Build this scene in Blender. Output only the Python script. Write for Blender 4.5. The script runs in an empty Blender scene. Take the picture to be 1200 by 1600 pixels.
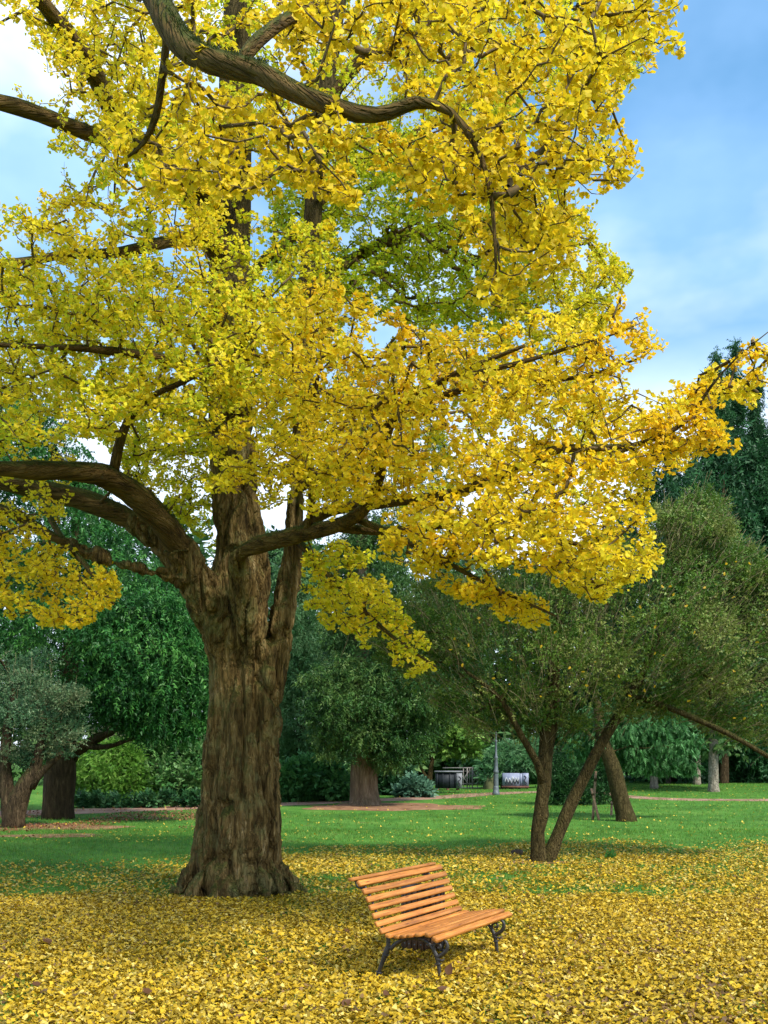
import bpy, math, random
import numpy as np
from mathutils import Vector

sc = bpy.context.scene
C = sc.collection
R = np.random.default_rng(11)
random.seed(11)
PI = math.pi

# ------------------------------------------------------------------ camera, sky, sun, exposure
F, HOR, CH = 1550.0, 1195.0, 2.1          # focal length and horizon row of the 1200x1600 photograph, eye height
cam_d = bpy.data.cameras.new('camera'); cam = bpy.data.objects.new('camera', cam_d); C.objects.link(cam)
cam.location = (0, 0, CH); cam.rotation_euler = (PI/2, 0, 0)
cam_d.sensor_width = 36; cam_d.lens = F/1600*36; cam_d.shift_y = (HOR-800)/1600
cam_d.clip_start = .1; cam_d.clip_end = 2000
sc.camera = cam
SUN_EL, SUN_AZ = math.radians(48), math.radians(140)    # azimuth clockwise from +Y
w = bpy.data.worlds.new('World'); sc.world = w; w.use_nodes = True
nt = w.node_tree; nt.nodes.clear()
def N(t, **k):
    n = nt.nodes.new(t)
    for a, b in k.items(): setattr(n, a, b)
    return n
L = nt.links.new
out = N('ShaderNodeOutputWorld'); mixs = N('ShaderNodeMixShader')
sky = N('ShaderNodeTexSky', sky_type='NISHITA', sun_disc=False, sun_elevation=SUN_EL, sun_rotation=SUN_AZ)
sky.air_density = 1.0; sky.dust_density = .6; sky.ozone_density = 1.6
b1 = N('ShaderNodeBackground'); b1.inputs[1].default_value = .118
b2 = N('ShaderNodeBackground'); b2.inputs[1].default_value = 1.0
tc = N('ShaderNodeTexCoord'); sx = N('ShaderNodeSeparateXYZ'); L(tc.outputs['Generated'], sx.inputs[0])
zz = N('ShaderNodeMath', operation='MAXIMUM'); L(sx.outputs[2], zz.inputs[0]); zz.inputs[1].default_value = 0.0
za = N('ShaderNodeMath', operation='ADD'); L(zz.outputs[0], za.inputs[0]); za.inputs[1].default_value = .22
dx = N('ShaderNodeMath', operation='DIVIDE'); L(sx.outputs[0], dx.inputs[0]); L(za.outputs[0], dx.inputs[1])
dy = N('ShaderNodeMath', operation='DIVIDE'); L(sx.outputs[1], dy.inputs[0]); L(za.outputs[0], dy.inputs[1])
cx = N('ShaderNodeCombineXYZ'); L(dx.outputs[0], cx.inputs[0]); L(dy.outputs[0], cx.inputs[1]); cx.inputs[2].default_value = 3.1
n1 = N('ShaderNodeTexNoise'); n1.inputs['Scale'].default_value = 1.15; n1.inputs['Detail'].default_value = 6; n1.inputs['Roughness'].default_value = .52
L(cx.outputs[0], n1.inputs['Vector'])
r1 = N('ShaderNodeValToRGB'); L(n1.outputs[0], r1.inputs[0])
r1.color_ramp.elements[0].position = .40; r1.color_ramp.elements[0].color = (0, 0, 0, 1)
r1.color_ramp.elements[1].position = .68; r1.color_ramp.elements[1].color = (.9, .9, .9, 1)
n2 = N('ShaderNodeTexNoise'); n2.inputs['Scale'].default_value = 2.1; n2.inputs['Detail'].default_value = 5
cx2 = N('ShaderNodeVectorMath', operation='ADD'); L(cx.outputs[0], cx2.inputs[0]); cx2.inputs[1].default_value = (4.2, 1.3, 7.7); L(cx2.outputs[0], n2.inputs['Vector'])
r2 = N('ShaderNodeValToRGB'); L(n2.outputs[0], r2.inputs[0])
r2.color_ramp.elements[0].position = .38; r2.color_ramp.elements[0].color = (.30, .47, .74, 1)
r2.color_ramp.elements[1].position = .60; r2.color_ramp.elements[1].color = (.86, .90, .97, 1)
hs = N('ShaderNodeHueSaturation'); hs.inputs['Saturation'].default_value = 1.3; hs.inputs['Hue'].default_value = .485; L(sky.outputs[0], hs.inputs['Color']); L(hs.outputs[0], b1.inputs[0])
lo = N('ShaderNodeMapRange'); lo.interpolation_type = 'SMOOTHSTEP'; L(sx.outputs[2], lo.inputs[0]); lo.inputs[1].default_value = .43; lo.inputs[2].default_value = .28; lo.inputs[3].default_value = 0; lo.inputs[4].default_value = .9
mxf = N('ShaderNodeMath', operation='MAXIMUM'); L(r1.outputs[0], mxf.inputs[0]); L(lo.outputs[0], mxf.inputs[1])
lw = N('ShaderNodeMixRGB'); L(lo.outputs[0], lw.inputs[0]); L(r2.outputs[0], lw.inputs[1]); lw.inputs[2].default_value = (.64, .72, .84, 1); L(lw.outputs[0], b2.inputs[0])
L(mxf.outputs[0], mixs.inputs[0]); L(b1.outputs[0], mixs.inputs[1]); L(b2.outputs[0], mixs.inputs[2]); L(mixs.outputs[0], out.inputs[0])
sd = bpy.data.lights.new('sun', 'SUN'); sd.energy = 3.0; sd.angle = math.radians(8); sd.color = (1, .95, .86)
so = bpy.data.objects.new('sun', sd); C.objects.link(so)
sv = Vector((math.sin(SUN_AZ)*math.cos(SUN_EL), math.cos(SUN_AZ)*math.cos(SUN_EL), math.sin(SUN_EL)))
so.rotation_euler = sv.to_track_quat('Z', 'Y').to_euler(); so.location = sv*60
sc.view_settings.view_transform = 'Standard'; sc.view_settings.look = 'None'
sc.view_settings.exposure = 1.08; sc.view_settings.gamma = 1; sc.view_settings.use_curve_mapping = False
sc.render.engine = 'CYCLES'

# ------------------------------------------------------------------ helpers
def P(px, py, Y):
    return np.array([(px-600)/F*Y, Y, CH-(py-HOR)/F*Y])
def smooth01(t): t = np.clip(t, 0, 1); return t*t*(3-2*t)
def gz(X, Y):
    X = np.asarray(X, float); Y = np.asarray(Y, float)
    z = .62*smooth01((Y-28)/42) + .012*np.maximum(Y-70, 0)
    z = z + .35*smooth01((X-6)/14)*smooth01((Y-38)/22)
    dd = -((X-.492)*.872-(Y-9.54)*.489); tt = (X-.492)*.489+(Y-9.54)*.872      # the ground dips a little behind the bench
    z = z-.065*smooth01((dd-.1)/.55)*smooth01((3.2-dd)/1.6)*smooth01((tt+1.6)/1.2)*smooth01((4-tt)/1.5)
    return z + .025*np.sin(X*.55+1.3)*np.sin(Y*.41)*smooth01((Y-12)/4)
def G(px, py):
    Y = 20.0
    for _ in range(60):
        z = float(gz((px-600)/F*Y, Y)); Y = .5*Y+.5*min(300, (CH-z)*F/max(py-HOR, 3))
    return np.array([(px-600)/F*Y, Y, float(gz((px-600)/F*Y, Y))])

def hash3(i, j, k):
    n = (i*374761393 + j*668265263 + k*2147483647*7 + 1013) & 0xffffffff
    n = ((n ^ (n >> 13))*1274126177) & 0xffffffff
    n = ((n ^ (n >> 16))*2246822519) & 0xffffffff
    return ((n ^ (n >> 15)) & 0xffff)/65535.0
def vnoise(p):
    p = np.asarray(p, float); i = np.floor(p).astype(np.int64); f = p-i; u = f*f*f*(f*(f*6-15)+10)
    r = 0
    for a in (0, 1):
        for b in (0, 1):
            for c in (0, 1):
                wgt = (u[:, 0] if a else 1-u[:, 0])*(u[:, 1] if b else 1-u[:, 1])*(u[:, 2] if c else 1-u[:, 2])
                r = r + wgt*hash3(i[:, 0]+a, i[:, 1]+b, i[:, 2]+c)
    return r*2-1
def fbm(p, o=3):
    s = 0; a = 1; t = 0
    for k in range(o): s = s+a*vnoise(p*2**k+17.3*k); t += a; a *= .5
    return s/t
def nrm(v): return v/np.maximum(np.linalg.norm(v, axis=-1, keepdims=True), 1e-9)

def tag(o, label=None, cat=None, group=None, kind=None):
    if label: o['label'] = label
    if cat: o['category'] = cat
    if group: o['group'] = group
    if kind: o['kind'] = kind
    return o
def empty(name, loc=(0, 0, 0), rz=0):
    o = bpy.data.objects.new(name, None); C.objects.link(o); o.location = [float(x) for x in loc]; o.rotation_euler = (0, 0, rz); o.empty_display_size = .2
    return o
def mesh_from(name, V, Fc, mat=None, col=None, smooth=False):
    V = np.asarray(V, np.float32); me = bpy.data.meshes.new(name)
    if isinstance(Fc, np.ndarray):
        k = Fc.shape[1]; li = Fc.astype(np.int32).ravel(); tot = np.full(len(Fc), k, np.int32)
    else:
        tot = np.array([len(x) for x in Fc], np.int32); li = np.array([i for x in Fc for i in x], np.int32)
    st = np.concatenate([[0], np.cumsum(tot)[:-1]]).astype(np.int32)
    me.vertices.add(len(V)); me.vertices.foreach_set('co', V.ravel())
    me.loops.add(len(li)); me.loops.foreach_set('vertex_index', li)
    me.polygons.add(len(tot)); me.polygons.foreach_set('loop_start', st); me.polygons.foreach_set('loop_total', tot)
    if smooth: me.polygons.foreach_set('use_smooth', np.ones(len(tot), bool))
    me.update(calc_edges=True)
    if col is not None:
        a = me.attributes.new('tint', 'FLOAT_COLOR', 'POINT')
        cc = np.ones((len(V), 4), np.float32); cc[:, :3] = col; a.data.foreach_set('color', cc.ravel())
    if mat: me.materials.append(mat)
    return me
def obj(name, V, Fc, mat=None, parent=None, col=None, smooth=False, kind=None):
    """links a mesh given in WORLD coordinates; under a parent at a location it is moved into the parent's frame"""
    V = np.asarray(V, float)
    if parent is not None and parent.type == 'EMPTY':
        V = V-np.array(parent.location)
    o = bpy.data.objects.new(name, mesh_from(name, V, Fc, mat, col, smooth)); C.objects.link(o)
    if parent is not None: o.parent = parent
    if kind: o['kind'] = kind
    return o
def joinm(parts):
    Vs, Fs, n = [], [], 0
    for V, Fc in parts:
        Vs.append(np.asarray(V, float)); Fs += [[i+n for i in f] for f in (Fc.tolist() if isinstance(Fc, np.ndarray) else Fc)]; n += len(V)
    return np.concatenate(Vs), Fs
def spline(pts, step=.15):
    """Catmull-Rom through rows (any dimension), resampled to about STEP metres (first three columns are xyz)"""
    p = np.asarray(pts, float); p = np.vstack([2*p[0]-p[1], p, 2*p[-1]-p[-2]]); o = []
    for i in range(1, len(p)-2):
        n = max(2, int(np.linalg.norm(p[i+1, :3]-p[i, :3])/step)); t = np.linspace(0, 1, n, endpoint=False)[:, None]
        a, b, c, d = p[i-1], p[i], p[i+1], p[i+2]
        o.append(.5*(2*b+(c-a)*t+(2*a-5*b+4*c-d)*t**2+(3*b-a-3*c+d)*t**3))
    o.append(p[-2][None]); return np.concatenate(o)
def tube(path, rad, sides=8, cap=True):
    path = np.asarray(path, float)[:, :3]; n = len(path); rad = np.broadcast_to(np.asarray(rad, float), (n,))
    tg = nrm(np.gradient(path, axis=0)); ref = np.array([0, 0, 1.0]) if abs(tg[0, 2]) < .9 else np.array([1.0, 0, 0])
    u = np.cross(tg[0], ref); u /= np.linalg.norm(u); U = []
    for i in range(n):
        u = u-tg[i]*(u@tg[i]); u /= max(np.linalg.norm(u), 1e-9); U.append(u)
    U = np.array(U); W = np.cross(tg, U); a = np.linspace(0, 2*PI, sides, endpoint=False)
    V = path[:, None]+rad[:, None, None]*(np.cos(a)[None, :, None]*U[:, None]+np.sin(a)[None, :, None]*W[:, None])
    V = V.reshape(-1, 3); i = np.arange(n-1)[:, None]*sides; j = np.arange(sides)[None]; k = (j+1) % sides
    Fq = np.stack([i+j, i+k, i+sides+k, i+sides+j], -1).reshape(-1, 4).tolist()
    if cap: Fq += [list(range(sides))[::-1], list(range((n-1)*sides, n*sides))]
    return V, Fq
def box(c, s, rz=0, bev=0):
    x, y, z = np.array(s)/2
    V = np.array([[a*x, b*y, d*z] for a in (-1, 1) for b in (-1, 1) for d in (-1, 1)], float)
    cs, sn = math.cos(rz), math.sin(rz); V = V@np.array([[cs, sn, 0], [-sn, cs, 0], [0, 0, 1]])+np.array(c)
    return V, [[0, 1, 3, 2], [4, 6, 7, 5], [0, 4, 5, 1], [2, 3, 7, 6], [0, 2, 6, 4], [1, 5, 7, 3]]
def lathe(prof, c, sides=16):
    V = []; n = len(prof); a = np.linspace(0, 2*PI, sides, endpoint=False)
    for r, z in prof: V.append(np.stack([c[0]+r*np.cos(a), c[1]+r*np.sin(a), np.full(sides, c[2]+z)], -1))
    Fq = [[i*sides+j, i*sides+(j+1) % sides, (i+1)*sides+(j+1) % sides, (i+1)*sides+j] for i in range(n-1) for j in range(sides)]
    Fq += [list(range(sides))[::-1], list(range((n-1)*sides, n*sides))]
    return np.concatenate(V), Fq
def frames(d, up):
    Yv = nrm(d); Z = up-np.sum(up*Yv, -1, keepdims=True)*Yv; Z = nrm(Z+1e-6); X = np.cross(Yv, Z)
    return X, Yv, Z
def scatter(T, pos, d, up, s):
    """copies of template T (verts, tris) at POS, template +Y along D, +Z along UP"""
    tv, tf = T; X, Yv, Z = frames(d, up); s = np.broadcast_to(np.asarray(s, float), (len(pos),))[:, None, None]
    V = pos[:, None]+s*(tv[None, :, :1]*X[:, None]+tv[None, :, 1:2]*Yv[:, None]+tv[None, :, 2:]*Z[:, None])
    Fc = (tf[None]+np.arange(len(pos))[:, None, None]*len(tv)).reshape(-1, 3)
    return V.reshape(-1, 3), Fc
def inpoly(p, poly):
    x, y = p[:, 0], p[:, 1]; r = np.zeros(len(p), bool); q = np.asarray(poly, float)
    for (x1, y1), (x2, y2) in zip(q, np.roll(q, -1, 0)):
        c = ((y1 > y) != (y2 > y)); r ^= c & (x < (x2-x1)*(y-y1)/((y2-y1) if y2 != y1 else 1e-9)+x1)
    return r
def polydist(p, poly):
    q = np.asarray(poly, float); best = np.full(len(p), 1e9)
    for a, b in zip(q, np.roll(q, -1, 0)):
        t = np.clip(((p-a)@(b-a))/max((b-a)@(b-a), 1e-9), 0, 1)[:, None]; best = np.minimum(best, np.linalg.norm(p-a-t*(b-a), axis=1))
    return best
def fill(poly, n):
    q = np.asarray(poly, float); lo, hi = q.min(0), q.max(0); o = np.zeros((0, 2))
    while len(o) < n:
        p = lo+(hi-lo)*R.random((n*3, 2)); o = np.vstack([o, p[inpoly(p, q)]])
    return o[:n]
def rdir(n):
    return nrm(R.normal(size=(n, 3)))

# ------------------------------------------------------------------ materials
def mat(name):
    m = bpy.data.materials.new(name); m.use_nodes = True; t = m.node_tree; t.nodes.clear()
    o = t.nodes.new('ShaderNodeOutputMaterial'); return m, t, o
def nd(t, ty, ins=None, **k):
    n = t.nodes.new(ty)
    for a, b in k.items(): setattr(n, a, b)
    for a, b in (ins or {}).items():
        if hasattr(b, 'is_linked') or isinstance(b, bpy.types.NodeSocket): t.links.new(b, n.inputs[a])
        else: n.inputs[a].default_value = b
    return n
def ramp(t, fac, stops):
    r = nd(t, 'ShaderNodeValToRGB', {0: fac}); e = r.color_ramp.elements
    while len(e) < len(stops): e.new(.5)
    for x, (p, c) in zip(e, stops): x.position = p; x.color = (*c, 1)
    return r.outputs[0]
def leaf_mat(name, trans=.4, rough=.55, spec=.25, sat=1.0):
    m, t, o = mat(name); a = nd(t, 'ShaderNodeAttribute', attribute_name='tint')
    p = nd(t, 'ShaderNodeBsdfPrincipled', {'Base Color': a.outputs[0], 'Roughness': rough, 'Specular IOR Level': spec})
    tr = nd(t, 'ShaderNodeBsdfTranslucent', {0: a.outputs[0]}); mx = nd(t, 'ShaderNodeMixShader', {0: trans, 1: p.outputs[0], 2: tr.outputs[0]})
    t.links.new(mx.outputs[0], o.inputs[0]); return m
def noise_mat(name, stops, scale=(8, 8, 8), detail=6, rough=.8, bump=.3, bdist=.02, bscale=None, spec=.2, metal=0):
    m, t, o = mat(name); tcn = nd(t, 'ShaderNodeTexCoord'); mp = nd(t, 'ShaderNodeMapping', {0: tcn.outputs['Object'], 3: scale})
    n = nd(t, 'ShaderNodeTexNoise', {'Vector': mp.outputs[0], 'Scale': 1.0, 'Detail': detail, 'Roughness': .62})
    col = ramp(t, n.outputs[0], stops)
    mp2 = nd(t, 'ShaderNodeMapping', {0: tcn.outputs['Object'], 3: bscale or tuple(2.5*s for s in scale)})
    n2 = nd(t, 'ShaderNodeTexNoise', {'Vector': mp2.outputs[0], 'Scale': 1.0, 'Detail': 5})
    b = nd(t, 'ShaderNodeBump', {'Strength': bump, 'Distance': bdist, 'Height': n2.outputs[0]})
    p = nd(t, 'ShaderNodeBsdfPrincipled', {'Base Color': col, 'Roughness': rough, 'Specular IOR Level': spec, 'Metallic': metal, 'Normal': b.outputs[0]})
    t.links.new(p.outputs[0], o.inputs[0]); return m
def bark_mat(name, stops, moss=(.05, .075, .012), mossy=.5, lich=None, scale=(9, 9, 1.6), side=0.0, along=False):
    m, t, o = mat(name); tcn = nd(t, 'ShaderNodeTexCoord'); v = tcn.outputs['Object']
    if along: v = nd(t, 'ShaderNodeAttribute', attribute_name='along_bark').outputs['Vector']
    mp = nd(t, 'ShaderNodeMapping', {0: v, 3: scale}); n = nd(t, 'ShaderNodeTexNoise', {'Vector': mp.outputs[0], 'Scale': 1.0, 'Detail': 7, 'Roughness': .68, 'Distortion': .6})
    col = ramp(t, n.outputs[0], stops)
    if lich:
        l = nd(t, 'ShaderNodeTexNoise', {'Vector': v, 'Scale': 2.2, 'Detail': 8, 'Roughness': .7}); lm = ramp(t, l.outputs[0], [(.52, (0, 0, 0)), (.66, (.75, .75, .75))])
        col = nd(t, 'ShaderNodeMixRGB', {0: lm, 1: col, 2: (*lich, 1)}).outputs[0]
    g = nd(t, 'ShaderNodeNewGeometry'); s = nd(t, 'ShaderNodeSeparateXYZ', {0: g.outputs['Normal']})
    q = nd(t, 'ShaderNodeTexNoise', {'Vector': v, 'Scale': 3.2, 'Detail': 7, 'Roughness': .65})
    a1 = nd(t, 'ShaderNodeMath', {0: s.outputs[2], 1: .55}, operation='MULTIPLY'); a2 = nd(t, 'ShaderNodeMath', {0: a1.outputs[0], 1: q.outputs[0]}, operation='ADD')
    a3 = nd(t, 'ShaderNodeMath', {0: s.outputs[0], 1: -side}, operation='MULTIPLY'); a4 = nd(t, 'ShaderNodeMath', {0: a2.outputs[0], 1: a3.outputs[0]}, operation='ADD')
    mm = ramp(t, a4.outputs[0], [(.60, (0, 0, 0)), (.85, (mossy,)*3)])
    col = nd(t, 'ShaderNodeMixRGB', {0: mm, 1: col, 2: (*moss, 1)}).outputs[0]
    mp2 = nd(t, 'ShaderNodeMapping', {0: v, 3: tuple(3.2*x for x in scale)}); n2 = nd(t, 'ShaderNodeTexNoise', {'Vector': mp2.outputs[0], 'Scale': 1.0, 'Detail': 6, 'Roughness': .7})
    mp3 = nd(t, 'ShaderNodeMapping', {0: v, 3: tuple(1.5*x for x in scale)}); n3 = nd(t, 'ShaderNodeTexNoise', {'Vector': mp3.outputs[0], 'Scale': 1.0, 'Detail': 3, 'Distortion': .5})
    f1 = nd(t, 'ShaderNodeMath', {0: n3.outputs[0], 1: .5}, operation='SUBTRACT'); f2 = nd(t, 'ShaderNodeMath', {0: f1.outputs[0]}, operation='ABSOLUTE'); f3 = nd(t, 'ShaderNodeMath', {0: f2.outputs[0], 1: 9.0}, operation='MULTIPLY'); f3.use_clamp = True
    f4 = nd(t, 'ShaderNodeMath', {0: n2.outputs[0], 1: .5}, operation='MULTIPLY'); f5 = nd(t, 'ShaderNodeMath', {0: f3.outputs[0], 1: f4.outputs[0]}, operation='ADD')
    b = nd(t, 'ShaderNodeBump', {'Strength': 1.0, 'Distance': .035, 'Height': f5.outputs[0]})
    p = nd(t, 'ShaderNodeBsdfPrincipled', {'Base Color': col, 'Roughness': .9, 'Specular IOR Level': .12, 'Normal': b.outputs[0]})
    t.links.new(p.outputs[0], o.inputs[0]); return m
M_gleaf = leaf_mat('ginkgo_leaf', .5, .5, .2)
M_fleaf = leaf_mat('fallen_leaf', .2, .55, .2)
M_fol = leaf_mat('evergreen_foliage', .25, .5, .25)
M_grass = leaf_mat('grass_blades', .35, .5, .2)
M_bark = bark_mat('ginkgo_bark', [(.34, (.030, .020, .007)), (.47, (.105, .068, .023)), (.58, (.205, .138, .050)), (.73, (.38, .29, .155))], lich=(.19, .18, .07), mossy=.55, side=.10)
M_limb = bark_mat('ginkgo_limb_bark', [(.32, (.036, .023, .008)), (.50, (.11, .068, .021)), (.75, (.20, .135, .05))], mossy=.9, moss=(.045, .062, .010), scale=(1.25, 1.25, 1.25), along=True)
M_twig = noise_mat('ginkgo_twig', [(.3, (.05, .035, .014)), (.7, (.13, .085, .035))], (20, 20, 20))
M_ptwig = noise_mat('pale_twig', [(.3, (.12, .10, .045)), (.7, (.24, .21, .11))], (12, 12, 12))
M_dbark = bark_mat('dark_bark', [(.3, (.02, .014, .008)), (.55, (.07, .048, .025)), (.75, (.16, .115, .065))], mossy=.4)
M_obark = bark_mat('olive_bark', [(.3, (.022, .017, .006)), (.55, (.075, .056, .02)), (.75, (.13, .10, .045))], mossy=.6, moss=(.055, .06, .012), scale=(12, 12, 3))
M_cbark = bark_mat('conifer_bark', [(.3, (.10, .065, .04)), (.55, (.24, .165, .105)), (.75, (.38, .29, .2))], mossy=.25, scale=(6, 6, 1))
M_pbark = bark_mat('pale_bark', [(.3, (.13, .11, .08)), (.55, (.27, .235, .18)), (.75, (.4, .36, .29))], mossy=.3, scale=(6, 6, 3))
M_iron = noise_mat('cast_iron', [(.3, (.012, .011, .010)), (.7, (.035, .03, .026))], (30, 30, 30), rough=.5, bump=.2, bdist=.004, spec=.5)
M_post = noise_mat('lamp_post_paint', [(.3, (.055, .075, .085)), (.7, (.13, .155, .165))], (8, 8, 8), rough=.55, spec=.4)

def wood_mat(name, stops, knots=True, rough=.42):
    m, t, o = mat(name); tcn = nd(t, 'ShaderNodeTexCoord'); oi = nd(t, 'ShaderNodeObjectInfo')
    off = nd(t, 'ShaderNodeVectorMath', {0: tcn.outputs['Object'], 1: (0, 0, 0)}, operation='ADD')
    sc_ = nd(t, 'ShaderNodeMath', {0: oi.outputs['Random'], 1: 37.0}, operation='MULTIPLY'); t.links.new(sc_.outputs[0], off.inputs[1])
    mp = nd(t, 'ShaderNodeMapping', {0: off.outputs[0], 3: (2.2, 42, 42)})
    n = nd(t, 'ShaderNodeTexNoise', {'Vector': mp.outputs[0], 'Scale': 1.0, 'Detail': 6, 'Roughness': .6, 'Distortion': .8}); col = ramp(t, n.outputs[0], stops)
    n0 = nd(t, 'ShaderNodeTexNoise', {'Vector': off.outputs[0], 'Scale': 2.4, 'Detail': 3}); tone = ramp(t, n0.outputs[0], [(.3, (.72, .68, .62)), (.7, (1.12, 1.1, 1.06))])
    col = nd(t, 'ShaderNodeMixRGB', {0: 1.0, 1: col, 2: tone}, blend_type='MULTIPLY').outputs[0]
    if knots:
        mk = nd(t, 'ShaderNodeMapping', {0: off.outputs[0], 3: (2.3, 17, 17)}); vo = nd(t, 'ShaderNodeTexVoronoi', {'Vector': mk.outputs[0], 'Scale': 1.0})
        kk = ramp(t, vo.outputs['Distance'], [(.05, (.20, .12, .06)), (.15, (1, 1, 1))]); col = nd(t, 'ShaderNodeMixRGB', {0: .85, 1: col, 2: kk}, blend_type='MULTIPLY').outputs[0]
    b = nd(t, 'ShaderNodeBump', {'Strength': .25, 'Distance': .003, 'Height': n.outputs[0]})
    rv = nd(t, 'ShaderNodeMath', {0: oi.outputs['Random'], 1: .35}, operation='MULTIPLY'); rv2 = nd(t, 'ShaderNodeMath', {0: rv.outputs[0], 1: .82}, operation='ADD')
    hv = nd(t, 'ShaderNodeHueSaturation', {'Color': col, 'Value': rv2.outputs[0]})
    p = nd(t, 'ShaderNodeBsdfPrincipled', {'Base Color': hv.outputs[0], 'Roughness': rough, 'Specular IOR Level': .4, 'Normal': b.outputs[0]})
    t.links.new(p.outputs[0], o.inputs[0]); return m
M_wood = wood_mat('varnished_wood', [(.32, (.25, .085, .014)), (.5, (.43, .165, .030)), (.68, (.56, .245, .055))], True, .5)
M_binwood = wood_mat('dark_wood', [(.3, (.032, .016, .008)), (.5, (.065, .034, .015)), (.7, (.11, .062, .03))], False, .6)
M_stake = wood_mat('stake_wood', [(.3, (.16, .09, .05)), (.5, (.27, .17, .11)), (.7, (.36, .25, .17))], False, .7)
M_path = noise_mat('path_earth', [(.3, (.15, .075, .045)), (.5, (.27, .155, .105)), (.7, (.38, .25, .18))], (1.8, 1.8, 1.8), bump=.4)
M_mulch = noise_mat('needle_mulch', [(.3, (.12, .058, .028)), (.5, (.23, .12, .06)), (.7, (.34, .2, .11))], (2.2, 2.2, 2.2), bump=.6)
M_cont = noise_mat('dark_container', [(.3, (.008, .012, .016)), (.6, (.022, .028, .034)), (.8, (.05, .055, .06))], (3, 3, 3), rough=.6)
M_cend = noise_mat('pale_panel', [(.3, (.12, .13, .14)), (.6, (.22, .23, .25)), (.8, (.33, .34, .36))], (4, 4, 4), rough=.6)
M_panel = noise_mat('blue_grey_panel', [(.3, (.16, .18, .27)), (.6, (.25, .28, .38)), (.8, (.36, .39, .48))], (3, 3, 3), rough=.6)
M_paint = noise_mat('spray_paint', [(.3, (.32, .33, .38)), (.7, (.5, .52, .56))], (9, 9, 9), rough=.6)
M_dpaint = noise_mat('dark_spray_paint', [(.3, (.02, .02, .03)), (.7, (.06, .05, .07))], (9, 9, 9), rough=.6)
M_rust = noise_mat('rusty_sill', [(.3, (.08, .035, .025)), (.7, (.19, .09, .065))], (6, 6, 6))
M_fence = noise_mat('grey_fence_metal', [(.3, (.13, .115, .105)), (.7, (.26, .24, .22))], (5, 5, 5), rough=.6)
M_tarp = noise_mat('olive_tarp', [(.3, (.045, .05, .018)), (.7, (.11, .115, .045))], (3, 3, 3), rough=.7)
M_stone = noise_mat('dark_stump', [(.3, (.02, .017, .012)), (.7, (.07, .055, .04))], (12, 12, 12))

def lawn_material():
    m, t, o = mat('lawn'); tcn = nd(t, 'ShaderNodeTexCoord'); v = tcn.outputs['Object']
    n = nd(t, 'ShaderNodeTexNoise', {'Vector': v, 'Scale': .45, 'Detail': 8, 'Roughness': .7}); c1 = ramp(t, n.outputs[0], [(.36, (.042, .12, .018)), (.52, (.068, .185, .027)), (.66, (.115, .225, .040))])
    n2 = nd(t, 'ShaderNodeTexNoise', {'Vector': v, 'Scale': 22.0, 'Detail': 5, 'Roughness': .7}); c2 = ramp(t, n2.outputs[0], [(.3, (.55, .55, .5)), (.7, (1.35, 1.3, 1.25))])
    c = nd(t, 'ShaderNodeMixRGB', {0: 1.0, 1: c1, 2: c2}, blend_type='MULTIPLY').outputs[0]
    # bare brown soil showing through where the sward is thin
    n3 = nd(t, 'ShaderNodeTexNoise', {'Vector': v, 'Scale': .9, 'Detail': 7, 'Roughness': .65}); f3 = ramp(t, n3.outputs[0], [(.62, (0, 0, 0)), (.72, (.7, .7, .7))])
    c = nd(t, 'ShaderNodeMixRGB', {0: f3, 1: c, 2: (.10, .065, .028, 1)}).outputs[0]
    b = nd(t, 'ShaderNodeBump', {'Strength': .7, 'Distance': .04, 'Height': n2.outputs[0]})
    p = nd(t, 'ShaderNodeBsdfPrincipled', {'Base Color': c, 'Roughness': .9, 'Specular IOR Level': .1, 'Normal': b.outputs[0]})
    t.links.new(p.outputs[0], o.inputs[0]); return m
M_lawn = lawn_material()

# ------------------------------------------------------------------ ground
def grid(xs, ys, dz=0):
    Xg, Yg = np.meshgrid(xs, ys); V = np.stack([Xg, Yg, gz(Xg, Yg)+dz], -1).reshape(-1, 3); nx = len(xs)
    i = (np.arange(len(ys)-1)[:, None]*nx+np.arange(nx-1)[None]).ravel()
    return V, np.stack([i, i+1, i+nx+1, i+nx], -1)
xs = np.concatenate([[-900, -400, -200, -120], np.arange(-60, -6, 1.0), np.arange(-6, 6.01, .3), np.arange(7, 60.1, 1.0), [120, 200, 400, 900]])
ys = np.concatenate([[-400, -100, -40], np.arange(-12, 7, 1.0), np.arange(7, 15, .3), np.arange(15, 100, 1.0), [120, 150, 200, 300, 500, 900, 1500]])
V, Fq = grid(xs, ys); obj('lawn', V, Fq, M_lawn, smooth=True, kind='structure')
def strip(name, centre, width, m, dz=.022, jag=.25):
    c = spline([(*G(*p)[:2], 0) for p in centre], .5); tg = nrm(np.gradient(c[:, :2], axis=0)); nn = np.stack([-tg[:, 1], tg[:, 0]], -1)
    k = np.arange(len(c)); ws = np.interp(np.linspace(0, 1, len(c)), np.linspace(0, 1, len(width)), width)
    rows = []
    for s in np.linspace(-1, 1, 7):
        j = jag*vnoise(np.stack([k*.31, np.full(len(k), s*9.), k*0.], -1))*(abs(s) > .9)
        q = c[:, :2]+nn*((s*ws/2+j*np.sign(s))[:, None]); rows.append(np.stack([q[:, 0], q[:, 1], gz(q[:, 0], q[:, 1])+dz*(1-.8*(abs(s) > .9))], -1))
    V = np.stack(rows, 1).reshape(-1, 3); i = (np.arange(len(c)-1)[:, None]*7+np.arange(6)[None]).ravel()
    return obj(name, V, np.stack([i, i+1, i+8, i+7], -1), m, smooth=True, kind='structure')
strip('path', [(-300, 1276), (0, 1271), (200, 1265), (330, 1260), (450, 1256), (560, 1251), (640, 1248), (700, 1245), (770, 1240), (830, 1238), (900, 1238)], [3.2, 3.0, 2.6, 2.2, 2.0, 2.0, 2.0], M_path)
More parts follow.
